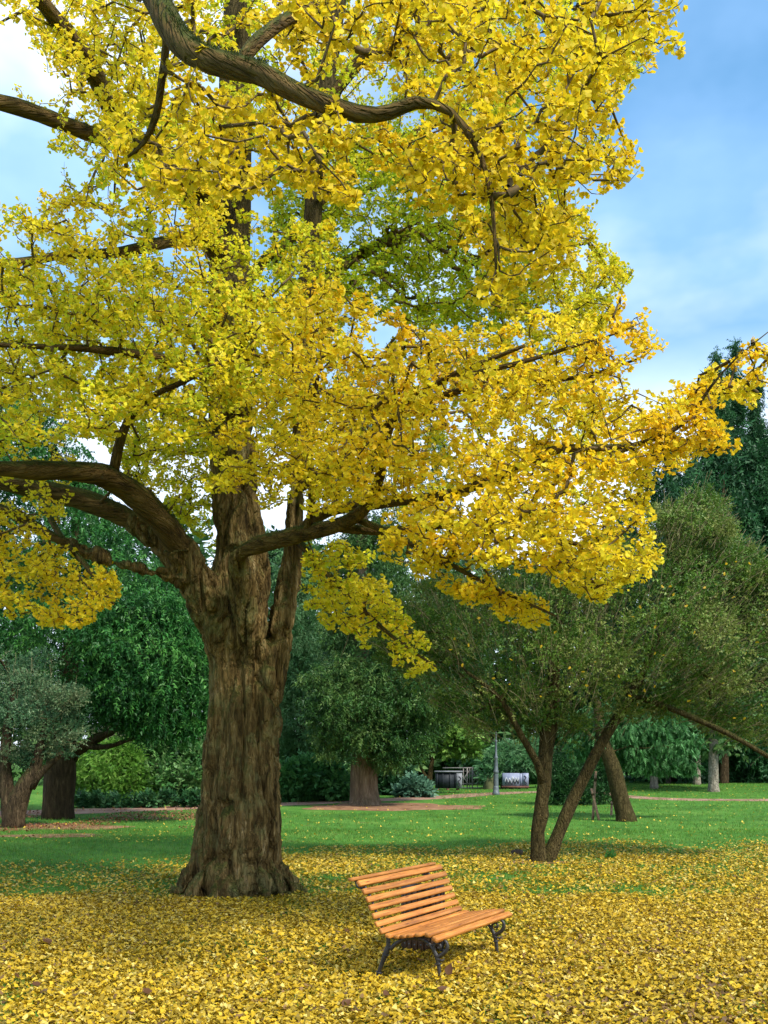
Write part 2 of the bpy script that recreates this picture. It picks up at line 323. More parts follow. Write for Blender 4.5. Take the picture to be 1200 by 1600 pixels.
strip('path_far', [(900, 1237), (985, 1245), (1060, 1249), (1130, 1250), (1200, 1250), (1400, 1248)], [1.2, 1.1, 1.1], M_path, .03)
def disc(name, px, py, rx, ry, m, dz=.035):
    c = G(px, py); a = np.linspace(0, 2*PI, 48, endpoint=False); V = [np.array([c[0], c[1], gz(c[0], c[1])+dz])]
    for f in (.4, .75, 1):
        k = f*(1+.14*np.sin(3*a+px)+.1*np.sin(7*a)); x = c[0]+rx*k*np.cos(a); y = c[1]+ry*k*np.sin(a)
        V.append(np.stack([x, y, gz(x, y)+(dz if f < 1 else .006)], -1))
    V = np.vstack([V[0][None]]+V[1:]); Fc = [[0, 1+i, 1+(i+1) % 48] for i in range(48)]
    for r in (0, 1): Fc += [[1+r*48+i, 1+(r+1)*48+i, 1+(r+1)*48+(i+1) % 48, 1+r*48+(i+1) % 48] for i in range(48)]
    return obj(name, V, Fc, m, smooth=True, kind='structure')
disc('mulch_ring', 612, 1261, 3.9, 2.6, M_mulch)
disc('bare_earth', 838, 1347, .75, .5, M_mulch, .02)
disc('bare_earth', 812, 1506, .34, .16, M_mulch, .015)
disc('bare_earth', 40, 1292, 3.2, 1.6, M_mulch, .02)
disc('bare_earth', 80, 1306, 1.6, .7, M_mulch, .02)

# ------------------------------------------------------------------ leaf templates
def tpl(v, f): return np.array(v, float), np.array(f, int)
T_gink = tpl([(-.012, 0, 0), (.012, 0, 0), (0, .42, .02), (-.52, .74, .10), (-.29, 1.06, .02), (0, .98, -.03), (.29, 1.06, .04), (.52, .74, .12)],
             [(0, 1, 2), (2, 4, 3), (2, 5, 4), (2, 6, 5), (2, 7, 6)])
T_gink_far = tpl([(0, .38, 0), (-.52, .76, .10), (0, 1.05, -.02), (.52, .76, .12)], [(0, 2, 1), (0, 3, 2)])
T_fall_far = tpl([(0, 0, 0), (-.56, .34, .14), (0, .66, -.01), (.56, .33, .16)], [(0, 2, 1), (0, 3, 2)])
T_fall = tpl([(0, 0, 0), (-.57, .29, .17), (-.31, .60, .06), (0, .52, -.02), (.32, .61, .03), (.57, .27, .19)], [(0, 2, 1), (0, 3, 2), (0, 4, 3), (0, 5, 4)])
T_fall2 = tpl([(0, 0, .02), (-.55, .25, .02), (-.33, .58, .20), (0, .53, .04), (.33, .57, -.02), (.56, .28, .22)], [(0, 2, 1), (0, 3, 2), (0, 4, 3), (0, 5, 4)])
def T_spray(n, ln, wd, droop=0., tip=.5, bushy=0.):
    """a leafy twig: N pairs of narrow leaves along +Y, every other pair turned about the twig"""
    v, f = [], []
    for i in range(n):
        y = .06+.82*i/n; q = bushy*(i % 2)*1.3+.25*i; l = ln*(1-.4*i/n)
        for s in (-1, 1):
            zz = -droop*(i/n)**2; b = len(v); e = np.array([s*math.cos(q), 0, s*math.sin(q)])
            v += [(0, y-wd, zz), tuple(e*l+np.array([0, y+tip*l, zz-.05])), (e[0]*.02, y+1.6*wd, zz+.05)]; f += [(b, b+1, b+2)]
    b = len(v); v += [(-wd*.7, .75, -droop*.6), (wd*.7, .75, -droop*.6), (0, 1.1, -droop*1.05)]; f += [(b, b+1, b+2)]
    return tpl(v, f)
T_yew = T_spray(4, .27, .055, .25, .7, 1.)
T_small = T_spray(4, .24, .075, .05, .6, 1.)
T_willow = T_spray(5, .30, .075, .5, .9, .6)
T_broad = tpl([(0, 0, 0), (-.3, .35, .06), (-.28, .75, -.05), (0, .45, 0), (.34, .3, .05), (.36, .72, -.06), (0, .5, .02), (-.16, .85, .04), (.02, 1.15, -.06), (.17, .85, .05)],
              [(0, 1, 2), (0, 2, 3), (0, 3, 5), (0, 5, 4), (6, 8, 7), (6, 9, 8)])
T_willow = T_spray(5, .34, .075, .5, .8)
T_blade = tpl([(-.09, 0, 0), (.09, 0, 0), (0.0, 1, .22), (.35, -.02, .1), (.5, -.02, .12), (.62, .8, -.2), (-.4, -.02, -.1), (-.26, -.02, -.12), (-.62, .72, .25), (.1, 0, .3), (.24, 0, .34), (.02, .9, .62)],
              [(0, 1, 2), (3, 4, 5), (6, 7, 8), (9, 10, 11)])

# ------------------------------------------------------------------ trees: trunk + limbs + crown of real leaf sprays
def crown_pts(poly, Y, D, n_cl, per, rad, edge_k=.9, flat=1.0):
    """clump centres inside an outline at its own distance, with a rounded depth of up to D metres either way, then sprays round each"""
    p = fill(poly, n_cl); ed = polydist(p, poly)*Y/F; dep = np.minimum(D, edge_k*ed+.25*D*.3)
    yy = Y+dep*R.uniform(-1, 1, n_cl)
    cen = np.stack([(p[:, 0]-600)/F*yy, yy, CH-(p[:, 1]-HOR)/F*yy], -1)
    rr = rad*R.uniform(.6, 1.25, n_cl)*np.clip(.45+ed/(1.4*rad), .45, 1)
    idx = np.repeat(np.arange(n_cl), per); o = rdir(len(idx))*(R.random((len(idx), 1))**.45); o[:, 2] *= flat
    return cen, idx, cen[idx]+o*rr[idx, None], o
ob_pts = {}
def foliage(parent, name, specs, T, cols, size, up_bias=.3, out=1.0, droop=0., m=None, jit=.18, kind='stuff', skip=None):
    Vs, Fs, Cs, n0, allc, allp = [], [], [], 0, [], []
    cols = np.array(cols, float)
    for s in specs:
        s = dict(s); sz = s.pop('sz', 1); cen, idx, pos, o = crown_pts(**s); allc.append(cen); allp.append(pos[::7])
        d = nrm(out*o+rdir(len(pos))*.55+np.array([0, 0, up_bias-droop])); up = nrm(rdir(len(pos))*.7+np.array([0, -.15, .9]))
        V, Fc = scatter(T, pos, d, up, sz*size*R.uniform(.65, 1.3, len(pos)))
        k = R.random(len(cen)); kk = np.clip(k[idx]+R.normal(0, .22, len(idx)), 0, .999)*(len(cols)-1); i0 = kk.astype(int); fr = (kk-i0)[:, None]
        c = cols[i0]*(1-fr)+cols[np.minimum(i0+1, len(cols)-1)]*fr; c = c*R.uniform(1-jit, 1+jit, (len(c), 1))
        Vs.append(V); Fs.append(Fc+n0); Cs.append(np.repeat(c, len(T[0]), 0)); n0 += len(V)
    ob = obj(name, np.concatenate(Vs), np.concatenate(Fs), m or M_fol, parent, np.concatenate(Cs), kind=kind)
    ob_pts[parent.name] = np.concatenate(allp); return ob, np.concatenate(allc)
def grow(nodes, ndir, targets, step=.2, sag=0.0, wob=.06):
    """joins each target to the nearest wood already there; returns chains of points and the index they leave from"""
    cap = len(nodes)+len(targets)*14; Pn = np.zeros((cap, 3)); Dn = np.zeros((cap, 3)); par = np.full(cap, -1)
    n = len(nodes); Pn[:n] = nodes; Dn[:n] = ndir
    best = np.full(len(targets), 1e9)
    for i in range(0, n, 400): best = np.minimum(best, np.linalg.norm(targets[:, None]-Pn[None, i:min(i+400, n)], axis=2).min(1))
    chains = []
    for ti in np.argsort(best*R.uniform(.9, 1.1, len(best))):
        T = targets[ti]; d = T-Pn[:n]; dist = np.sqrt((d*d).sum(1)); al = (d*Dn[:n]).sum(1)/np.maximum(dist, 1e-6)
        j = int(np.argmin(dist*(1.25-.35*al))); D = dist[j]
        if D < .05: continue
        k = int(np.clip(D/step, 2, 9)); t = np.linspace(0, 1, k+1)[1:, None]
        c = Pn[j]+Dn[j]*D*.38+np.array([0, 0, sag*D]); q = (1-t)**2*Pn[j]+2*t*(1-t)*c+t*t*T
        q[:-1] += R.normal(0, wob*min(step, D/k)*1.5, (k-1, 3))
        if n+k > cap: break
        pts = np.vstack([Pn[j][None], q]); dd = nrm(np.diff(pts, axis=0))
        Pn[n:n+k] = q; Dn[n:n+k] = dd; par[n] = j; par[n+1:n+k] = np.arange(n, n+k-1)
        chains.append((ti, j, n, k, pts)); n += k
    cnt = np.zeros(n)
    for ti, j, s, k, pts in chains: cnt[s+k-1] += 1
    for i in range(n-1, -1, -1):
        if par[i] >= 0: cnt[par[i]] += cnt[i]
    return chains, cnt
def wood(chains, cnt, r0, pw=.42, sides=4, rmax=.2, rmin_at=1):
    parts = []
    for ti, j, s, k, pts in chains:
        c = cnt[s:s+k]; r = np.minimum(r0*np.maximum(c, 1)**pw, rmax); r = np.concatenate([[r[0]*1.1], r]); r[-1] *= .5
        parts.append(tube(pts, r, 3 if r[0] < 2.2*r0 else sides, False))
    Vs, Fs, n = [], [], 0
    for V, Fc in parts: Vs.append(V); Fs.append(np.array(Fc)+n); n += len(V)
    return np.concatenate(Vs), np.concatenate(Fs)
def bark_tube(path, rad, sides, amp, fr, seed=0):
    V, Fq = tube(path, rad, sides); q = V*np.array([fr, fr, fr*.22])+seed
    d = amp*fbm(q, 3); n = len(path); cen = np.repeat(np.asarray(path)[:, :3], sides, 0); dr = nrm(V-cen)
    return V+dr*d[:, None], Fq
def simple_tree(name, label, cat, base, trunks, bark, specs, T, cols, size, group=None, twig=.012, ntw=120, amp=.03, bmat=None, pale=0, **kw):
    """base: ground point. trunks: list of polylines of (px, py, Y, radius)."""
    r = empty(name, base); tag(r, label, cat, group); nodes, nd_ = [], []
    for tr in trunks:
        p = spline([(*P(a, b, y), rr) for a, b, y, rr in tr], .25); p[0, 2] -= .12
        V, Fq = bark_tube(p, p[:, 3], 14, amp*min(1, p[0, 3]/.2), 5/max(.15, p[0, 3])*.35, float(R.random()*50)); obj('trunk' if tr is trunks[0] else 'limb', V, Fq, bark, r, smooth=True)
        nodes.append(p[len(p)//2:, :3]); nd_.append(nrm(np.gradient(p[:, :3], axis=0))[len(p)//2:])
    ob, cen = foliage(r, 'crown', specs, T, cols, size, **kw)
    if ntw:
        tg = cen[R.permutation(len(cen))[:ntw]]; ch, cnt = grow(np.concatenate(nodes), np.concatenate(nd_), tg, .5)
        V, Fq = wood(ch, cnt, twig, .5, 5); obj('branches', V, Fq, bmat or bark, r, kind='stuff')
    if pale:
        pts = ob_pts[r.name]; pts = pts[R.permutation(len(pts))[:pale]]; a = pts-np.array([base[0], base[1], base[2]+2.2]); a = nrm(nrm(a)+rdir(len(a))*.5+np.array([0, 0, .25])); L_ = R.uniform(.35, .95, len(a))[:, None]; parts = []
        for q, dv, l in zip(pts, a, L_): parts.append(tube(spline([q-dv*l*.7, q+rdir(1)[0]*.05, q+dv*l*.5], .3), [.006, .005, .004, .002][:len(spline([q-dv*l*.7, q, q+dv*l*.5], .3))] if False else .0055, 3, False))
        V, Fq = joinm(parts); obj('twigs', V, Fq, M_ptwig, r, kind='stuff')
    return r

# ================================================================== the ginkgo
GY = 16.3
gink = empty('ginkgo_tree', (P(371, 1195, GY)[0], GY, float(gz(-2.4, GY))))
tag(gink, 'huge spreading ginkgo tree with golden yellow leaves and thick furrowed forked trunk', 'tree')
def pxpath(rows, Yc=None):
    o = []
    for r in rows:
        if len(r) == 3: px, py, rp = r; Y = Yc
        else: px, py, Y, rp = r
        o.append((*P(px, py, Y), rp*Y/F))
    return np.array(o)
main = pxpath([(371, 1420, 73), (371, 1370, 70), (372, 1310, 66), (373, 1250, 63), (375, 1200, 60), (377, 1150, 56), (379, 1100, 53), (375, 1050, 47), (371, 1000, 46), (370, 950, 47),
               (377, 900, 46), (378, 860, 42), (370, 800, 38), (363, 700, 34), (358, 600, 32), (358, 440, 33), (366, 300, 28), (368, 100, 24), (372, 0, 22), (375, -200, 16), (380, -400, 10), (384, -560, 3)], GY)
stem = pxpath([(398, 1230, 16.2, 26), (404, 1150, 16.15, 31), (410, 1100, 16.15, 31), (421, 1050, 16.2, 27), (435, 1000, 16.2, 22.5), (444, 950, 16.25, 20), (453, 900, 16.3, 18.5), (459, 850, 16.3, 17), (463, 800, 16.3, 16), (467, 700, 16.3, 15.5),
               (475, 500, 16.4, 15), (484, 420, 16.4, 15), (491, 300, 16.5, 14.5), (507, 150, 16.6, 16), (528, 0, 16.7, 13), (560, -200, 16.8, 8), (580, -350, 16.9, 3)])
limbs = {  # px, py, distance, radius in px
 'a': [(368, 1075, 16.25, 22), (354, 1010, 16.2, 33), (326, 940, 16.0, 34), (300, 893, 15.8, 29), (270, 838, 15.5, 24), (235, 795, 15.2, 21), (200, 765, 15.0, 20), (165, 745, 14.7, 19), (130, 738, 14.3, 16), (60, 735, 13.9, 15), (0, 732, 13.5, 13), (-130, 715, 12.8, 10), (-300, 680, 12, 5)],
 'b': [(345, 985, 16.5, 26), (320, 925, 16.5, 27), (285, 880, 16.6, 22), (240, 838, 16.6, 20), (190, 805, 16.6, 18), (120, 778, 16.6, 17), (60, 765, 16.6, 15), (0, 752, 16.6, 14), (-140, 730, 16.6, 11), (-330, 690, 16.6, 5)],
 'c': [(325, 930, 15.9, 22), (285, 905, 15.7, 14), (240, 893, 15.6, 11), (190, 882, 15.5, 10), (140, 862, 15.4, 10), (90, 842, 15.3, 9), (40, 815, 15.2, 9), (0, 795, 15.2, 8), (-150, 750, 15, 5)],
 'd': [(396, 1075, 16.2, 16), (392, 1000, 15.95, 24), (382, 925, 15.65, 24), (372, 885, 15.35, 17), (378, 864, 15.15, 14), (400, 853, 14.9, 14), (440, 842, 14.4, 14), (480, 832, 14.0, 13), (530, 820, 13.5, 11), (570, 795, 13.0, 9), (592, 750, 12.6, 8), (600, 700, 12.3, 7), (625, 640, 11.9, 6), (700, 590, 11.4, 5), (820, 540, 10.9, 3)],
 'e': [(462, 840, 16.2, 12), (510, 800, 15.2, 10), (600, 785, 14.2, 9), (690, 775, 13.2, 8), (780, 745, 12.0, 8), (860, 705, 11.2, 7), (930, 700, 10.8, 6), (985, 697, 10.5, 5), (1035, 680, 10.3, 4), (1075, 655, 10.2, 3.5), (1110, 605, 10, 2.4), (1150, 560, 9.9, 1.5), (1205, 515, 9.8, .7)],
 'f': [(520, 822, 13.6, 8), (600, 830, 13.4, 7), (700, 820, 13.0, 6), (800, 820, 12.6, 5), (900, 850, 12.2, 3.5), (990, 870, 11.9, 2)],
 'g': [(355, -170, 16.1, 15), (300, -270, 13.5, 17), (250, -210, 10.6, 18), (232, -70, 8.6, 20), (250, 10, 7.7, 21), (285, 68, 7.35, 20), (330, 95, 7.2, 18), (400, 112, 7.05, 17), (440, 133, 6.95, 16), (480, 152, 6.9, 15), (560, 178, 6.8, 13), (610, 175, 6.8, 12), (650, 160, 6.75, 9), (705, 175, 6.75, 6), (750, 240, 6.75, 4.5), (770, 330, 6.7, 3.4), (775, 420, 6.65, 2.2)],
 'h': [(372, 104, 7.15, 10), (395, 72, 7.3, 10), (430, 42, 7.6, 10), (480, 12, 8, 9), (540, -30, 8.5, 7), (640, -70, 9, 4)],
 'i': [(258, 30, 7.65, 6), (260, 70, 7.65, 6.5), (252, 130, 7.7, 6), (244, 180, 7.8, 5.5), (225, 222, 7.9, 3.5), (200, 245, 8.0, 2)],
 'j': [(345, 395, 16.1, 22), (300, 320, 15.3, 16), (235, 240, 14.2, 15), (190, 195, 13.4, 15), (160, 140, 12.8, 15), (130, 85, 12.2, 15), (90, 35, 11.8, 13), (50, -10, 11.4, 12), (-60, -80, 11, 8)],
 'k': [(345, 330, 15.9, 16), (270, 250, 14.4, 12), (180, 225, 13.2, 11), (130, 205, 12.6, 11), (60, 178, 12.1, 12), (0, 160, 11.8, 11), (-150, 130, 11, 7)],
 'l': [(335, 372, 16.1, 14), (290, 372, 15.6, 11), (240, 383, 15.1, 9), (180, 395, 14.6, 8), (100, 398, 14.1, 7), (40, 408, 13.8, 6), (-140, 420, 13, 4)],
 'm': [(480, 460, 16.6, 9), (560, 400, 18.0, 8), (660, 360, 19.2, 7), (780, 350, 20.2, 5), (900, 400, 20.8, 3)],
 'n': [(492, 320, 16.7, 9), (580, 250, 17.8, 8), (700, 180, 18.8, 7), (830, 110, 19.2, 5), (960, 40, 19.2, 3)],
 'o': [(505, 170, 16.6, 10), (570, 90, 16.4, 9), (680, 40, 16.0, 7), (800, -20, 15.5, 5), (960, -80, 15, 3)],
 'p': [(372, 640, 16.0, 12), (330, 590, 15.0, 10), (250, 560, 14.0, 8), (140, 545, 13.2, 6), (20, 540, 12.6, 4), (-100, 530, 12, 2.5)],
 'q': [(360, 480, 16.6, 10), (420, 400, 18.0, 8), (520, 330, 19.6, 6), (600, 280, 20.8, 4)],
 'r': [(375, 700, 16.5, 11), (300, 660, 18.0, 9), (200, 620, 19.4, 7), (60, 600, 20.6, 4)],
 'v': [(560, 812, 13.4, 6), (620, 838, 12.9, 5), (700, 880, 12.3, 4), (780, 922, 11.9, 3), (868, 962, 11.6, 1.5)],
 'w': [(470, 850, 16.0, 6), (520, 905, 15.0, 5), (570, 955, 14.4, 4), (620, 1000, 14.0, 3), (682, 1042, 13.7, 1.5)],
 'x': [(800, 820, 12.6, 5), (870, 850, 12.1, 4), (915, 895, 11.8, 3), (950, 945, 11.6, 1.5)],
 'y': [(60, 765, 16.6, 6), (90, 830, 15.6, 5), (140, 890, 14.9, 4), (178, 945, 14.4, 2)],
 'z': [(700, 590, 11.4, 4), (800, 570, 11.0, 4), (900, 540, 10.8, 2.6), (960, 522, 10.7, 1.4), (1005, 503, 10.6, .6)],
 's': [(478, 835, 14.0, 6), (487, 790, 13.6, 6), (485, 720, 13.4, 5.5), (482, 670, 13.2, 4.5), (495, 600, 13.0, 3.5), (505, 520, 12.8, 2)],
 't': [(178, 738, 14.8, 9), (185, 700, 14.6, 8), (198, 662, 14.4, 7), (228, 625, 14.1, 5), (300, 590, 13.6, 4), (390, 540, 13.0, 3)],
 'u': [(470, 760, 16.2, 9), (560, 700, 15.0, 8), (640, 640, 13.6, 7), (760, 600, 12.4, 5), (900, 590, 11.4, 3), (1000, 560, 10.9, 2)],
}
LP = {k: spline(pxpath(v), .14) for k, v in limbs.items()}
def bark_disp(V, Nn, amp, fr=5.2, zf=.16):
    q = V*np.array([fr, fr, fr*zf]); wv = np.stack([vnoise(V*1.7+3), vnoise(V*1.7+31), vnoise(V*.9+57)], -1)
    q = q+wv*np.array([.6, .6, .3]); a = vnoise(q); b = vnoise(q*2.1+9.1); c = fbm(V*np.array([2.2, 2.2, .8])+5, 2); e = vnoise(V*np.array([30, 30, 12]))
    d = -1.0*np.exp(-(a/.20)**2)-.35*np.exp(-(b/.25)**2)+.45*np.abs(a)+.5*c+.12*e-.16*np.exp(-(vnoise(q*np.array([.8, .8, 3.2])+40)/.2)**2)
    return V+Nn*(amp*d)[:, None]
def remeshed(parts, vox, smooth_it):
    V, Fc = joinm(parts); me = mesh_from('source', V, Fc); o = bpy.data.objects.new('source', me); C.objects.link(o)
    md = o.modifiers.new('r', 'REMESH'); md.mode = 'VOXEL'; md.voxel_size = vox
    ms = o.modifiers.new('s', 'SMOOTH'); ms.factor = .5; ms.iterations = smooth_it
    dg = bpy.context.evaluated_depsgraph_get(); ev = o.evaluated_get(dg); e = ev.to_mesh(); n = len(e.vertices)
    V = np.zeros(n*3, np.float32); e.vertices.foreach_get('co', V); Nn = np.zeros(n*3, np.float32); e.vertices.foreach_get('normal', Nn)
    lt = np.zeros(len(e.polygons), np.int32); e.polygons.foreach_get('loop_total', lt); li = np.zeros(len(e.loops), np.int32); e.loops.foreach_get('vertex_index', li)
    ev.to_mesh_clear(); bpy.data.objects.remove(o); bpy.data.meshes.remove(me)
    st = np.concatenate([[0], np.cumsum(lt)[:-1]])
    Fc = li.reshape(-1, 4) if (lt == 4).all() else [li[s:s+t].tolist() for s, t in zip(st, lt)]
    return V.reshape(-1, 3).astype(float), Nn.reshape(-1, 3).astype(float), Fc
mp_ = spline(main, .12); sp_ = spline(stem, .12)
def lower(p, z): return p[:int(np.argmax(p[:, 2] > z))]
parts = [tube(lower(mp_, 9.8), lower(mp_, 9.8)[:, 3], 28), tube(lower(sp_, 9.8), lower(sp_, 9.8)[:, 3], 20)]
bx, by = mp_[0, 0], GY
for k, ang in enumerate(np.radians([172, 200, 228, 255, 280, 305, 332, 358, 40, 85, 130])):    # buttress roots
    ln = (1.02, .95, .98, .86, .82, .95, .92, .98, .9, .9, .95)[k]; h0 = R.uniform(.75, 1.25)
    q = [(bx+math.cos(ang)*r*ln, by+math.sin(ang)*r*ln, z) for r, z in ((.50, h0), (.64, .52*h0), (.80, .22), (.98, .03), (1.22, -.16))]
    q = spline([(*a, rr) for a, rr in zip(q, (.14, .16, .15, .11, .06))], .1); parts.append(tube(q, q[:, 3], 12))
for k in 'abcd':
    p = LP[k]; n = int(np.searchsorted(np.cumsum(np.linalg.norm(np.diff(p[:, :3], axis=0), axis=1)), 2.7)); parts.append(tube(p[:n], p[:n, 3], 16))
V, Nn, Fc = remeshed(parts, .0245, 4)
amp = np.interp(V[:, 2], [0, 5, 8, 14, 20], [.115, .095, .07, .012, .006]); V = bark_disp(V, Nn, amp)
trunk = obj('trunk', V, Fc, M_bark, gink, smooth=True)
for p in (mp_, sp_):
    q = p[int(np.argmax(p[:, 2] > 9.6)):]; q = q[::2]; V, Fq = bark_tube(q, q[:, 3]*.985, 20, .03, 5, 3.0); obj('upper_stem', V, Fq, M_obark, gink, smooth=True)
ORIG = np.array(gink.location)
nodes, ndir = [], []
for p in (mp_[len(mp_)//2:], sp_[len(sp_)//2:]): nodes.append(p[::2, :3]); ndir.append(nrm(np.gradient(p[:, :3], axis=0))[::2])
for k, p in LP.items():
    st = 0
    if k in 'abcd': st = int(np.searchsorted(np.cumsum(np.linalg.norm(np.diff(p[:, :3], axis=0), axis=1)), 2.2))
    q = p[st:]; rj = q[:, 3]*(1+.10*fbm(q[:, :3]*2.2+ord(k), 2))
    if st: rj[:5] *= np.array([.55, .7, .83, .92, .97])
    V, Fq = tube(q, rj, 18 if q[0, 3] > .1 else 10); Vc = np.repeat(q[:, :3], 18 if q[0, 3] > .1 else 10, 0)
    dr = nrm(V-Vc); tgs = np.repeat(nrm(np.gradient(q[:, :3], axis=0)), len(V)//len(q), 0); s = np.repeat(np.concatenate([[0], np.cumsum(np.linalg.norm(np.diff(q[:, :3], axis=0), axis=1))]), len(V)//len(q))[:, None]
    w_ = (V-Vc)*9+np.array([1.6, -1.9, 1.5])*s+ord(k); V = V+dr*(np.repeat(q[:, 3], len(V)//len(q))*(.13*fbm(w_, 3)-.06*np.exp(-(vnoise(w_*1.6)/.25)**2)+.10*fbm(Vc*3.1, 2)))[:, None]
    lo_ = obj('limb', V, Fq, M_limb, gink, smooth=True); at_ = lo_.data.attributes.new('along_bark', 'FLOAT_VECTOR', 'POINT'); at_.data.foreach_set('vector', w_.astype(np.float32).ravel())
    n0 = len(p)//3 if k not in 'g' else int(len(p)*.55); nodes.append(p[n0:, :3]); ndir.append(nrm(np.gradient(p[:, :3], axis=0))[n0:])
nodes = np.concatenate(nodes); ndir = np.concatenate(ndir)

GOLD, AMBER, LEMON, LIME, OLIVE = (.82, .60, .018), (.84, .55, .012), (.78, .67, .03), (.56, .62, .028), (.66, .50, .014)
GREEN = (.36, .54, .03)
regions = [  # outline, near, far, clusters, targets each, radius, (colour mixes), leaf size
 ('A', [(430,470),(520,440),(590,470),(640,530),(760,505),(870,490),(940,520),(1030,490),(1010,560),(950,590),(990,640),(1040,610),(1100,580),(1170,560),(1200,600),(1110,650),(1140,700),(1060,750),(1000,770),(1020,830),(1030,880),(950,930),(880,910),(800,870),(720,870),(640,830),(560,760),(480,700),(420,600)], 9.6, 13.6, 150, 8, .62, (AMBER, GOLD, LEMON, GOLD, LEMON), .088),
 ('A1', [(620,800),(760,790),(900,800),(1010,830),(1030,880),(990,900),(945,945),(880,915),(800,890),(700,870),(640,840)], 10.7, 12.6, 52, 7, .36, (GOLD, LEMON, LEMON), .086),
 ('A2', [(590,830),(660,845),(740,890),(815,932),(868,955),(860,972),(825,978),(740,945),(660,905),(600,865)], 11.6, 12.7, 40, 6, .26, (LEMON, GOLD), .086),
 ('A3', [(478,850),(560,850),(600,915),(650,985),(684,1038),(645,1050),(580,1010),(510,975),(472,930)], 13.6, 15.4, 46, 7, .36, (LEMON, LEMON, LIME, GOLD), .09),
 ('A4', [(960,490),(1030,490),(1010,560),(930,600),(900,560)], 10.4, 11.4, 9, 6, .4, (GOLD, AMBER), .085),
 ('A5', [(1000,650),(1050,625),(1100,600),(1190,580),(1205,610),(1110,650),(1140,700),(1080,720),(1000,720)], 9.9, 10.8, 24, 7, .38, (GOLD, AMBER, GOLD), .083),
 ('B', [(-40,420),(60,410),(160,395),(260,400),(340,430),(430,480),(450,600),(430,690),(330,690),(250,690),(170,680),(60,690),(-40,690)], 11.4, 16.0, 150, 8, .62, (LIME, LEMON, LEMON, GOLD, LIME), .088),
 ('B2', [(160,640),(335,680),(335,850),(270,810),(200,740)], 15.2, 18.5, 42, 7, .5, (LEMON, LIME), .085),
 ('B3', [(330,600),(640,620),(640,780),(500,800),(420,790),(330,760)], 11.2, 13.4, 58, 7, .5, (GOLD, LEMON, LEMON), .085),
 ('C', [(-40,800),(60,830),(110,860),(180,900),(185,945),(160,975),(100,980),(20,965),(-40,960)], 13.0, 15.8, 44, 7, .42, (GOLD, LEMON, AMBER), .09),
 ('C2', [(-40,690),(130,690),(90,800),(-40,800)], 14.5, 18.5, 14, 6, .5, (LEMON, GOLD), .085),
 ('D2', [(780,250),(900,300),(925,370),(980,372),(960,470),(940,530),(850,560),(760,540)], 15.5, 19.5, 90, 8, .62, (LEMON, OLIVE, LIME, LEMON), .092),
 ('D', [(420,230),(600,200),(760,250),(830,330),(830,500),(780,540),(700,520),(560,480),(430,470)], 16.4, 20.5, 190, 8, .72, (LIME, LIME, GREEN, LEMON), .098),
 ('B4', [(300,340),(520,340),(520,640),(310,640)], 13.2, 15.6, 50, 7, .55, (LEMON, LIME, GOLD), .088),
 ('A6', [(1150,560),(1190,530),(1230,540),(1230,610),(1170,610)], 9.6, 10.1, 4, 5, .2, (GOLD, AMBER), .08),
 ('K', [(-30,430),(330,440),(480,480),(700,520),(940,560),(1000,690),(960,820),(700,820),(560,790),(330,790),(150,700),(-30,700)], 16.8, 20.0, 120, 8, .75, (LIME, LEMON, GOLD), .095),
 ('E', [(-30,-20),(340,-20),(345,400),(230,370),(120,400),(-30,400),(-30,330),(110,290),(110,240),(20,150),(100,130),(60,60)], 10.2, 16.5, 125, 6, .6, (LEMON, GOLD, LIME), .085),
 ('F', [(150,230),(300,130),(420,150),(600,200),(740,200),(880,150),(1000,90),(1035,100),(960,170),(1005,210),(975,280),(885,300),(900,380),(820,470),(770,490),(740,400),(650,290),(500,310),(300,290),(200,290)], 6.4, 8.8, 95, 6, .40, (OLIVE, GOLD, OLIVE), .074),  # near top sprays: their backlit shade is put into the darker leaf colour
 ('F2', [(400,-30),(1060,-30),(1040,90),(900,150),(700,170),(560,110),(400,60)], 6.8, 11.5, 66, 7, .45, (OLIVE, GOLD, LEMON), .078),  # OLIVE again a darkened gold, shade of the near sprays in the colour
 ('G', [(330,-20),(1000,-20),(1000,100),(950,190),(920,290),(700,290),(430,250),(330,220)], 13.5, 19.5, 130, 8, .68, (LEMON, LIME, LIME, GOLD), .088),
]
tg, meta = [], []
def in_view(p):
    u = 600+p[:, 0]/p[:, 1]*F; v = HOR-(p[:, 2]-CH)/p[:, 1]*F; return (p[:, 1] > .2) & (u > -60) & (u < 1260) & (v > -60) & (v < 1660)
for ri, (nm, poly, y0, y1, ncl, per, rad, cols, ls) in enumerate(regions):
    ncl = int(ncl*1.75); q = fill(poly, ncl); ed = polydist(q, poly); yy = R.uniform(y0, y1, ncl)
    cen = np.stack([(q[:, 0]-600)/F*yy, yy, CH-(q[:, 1]-HOR)/F*yy], -1); rr = rad*R.uniform(.7, 1.2, ncl)*np.clip(.35+ed*yy/F/(1.1*rad), .4, 1)
    idx = np.repeat(np.arange(ncl), per); o = rdir(len(idx))*(R.random((len(idx), 1))**.5); o[:, 2] *= .42
    t = cen[idx]+o*rr[idx, None]; tg.append(t); tint = R.random(ncl)
    meta += [(ri, tint[i]) for i in idx]
cc = []
while len(cc) < 90:     # the rest of the crown, above and beside the view
    o = rdir(1)[0]*R.random()**.4; p = np.array([-2.4, 16.6, 11.5])+o*np.array([9.5, 7.0, 8.5])
    if p[2] > 4.5 and not in_view(p[None])[0] and p[1] > 9: cc.append(p)
cc = np.array(cc); idx = np.repeat(np.arange(len(cc)), 6); o = rdir(len(idx)); o[:, 2] *= .45; tg.append(cc[idx]+o*.8)
regions.append(('H', None, 0, 0, 0, 0, 0, (LEMON, GOLD, LIME), .09)); meta += [(len(regions)-1, R.random()) for _ in idx]
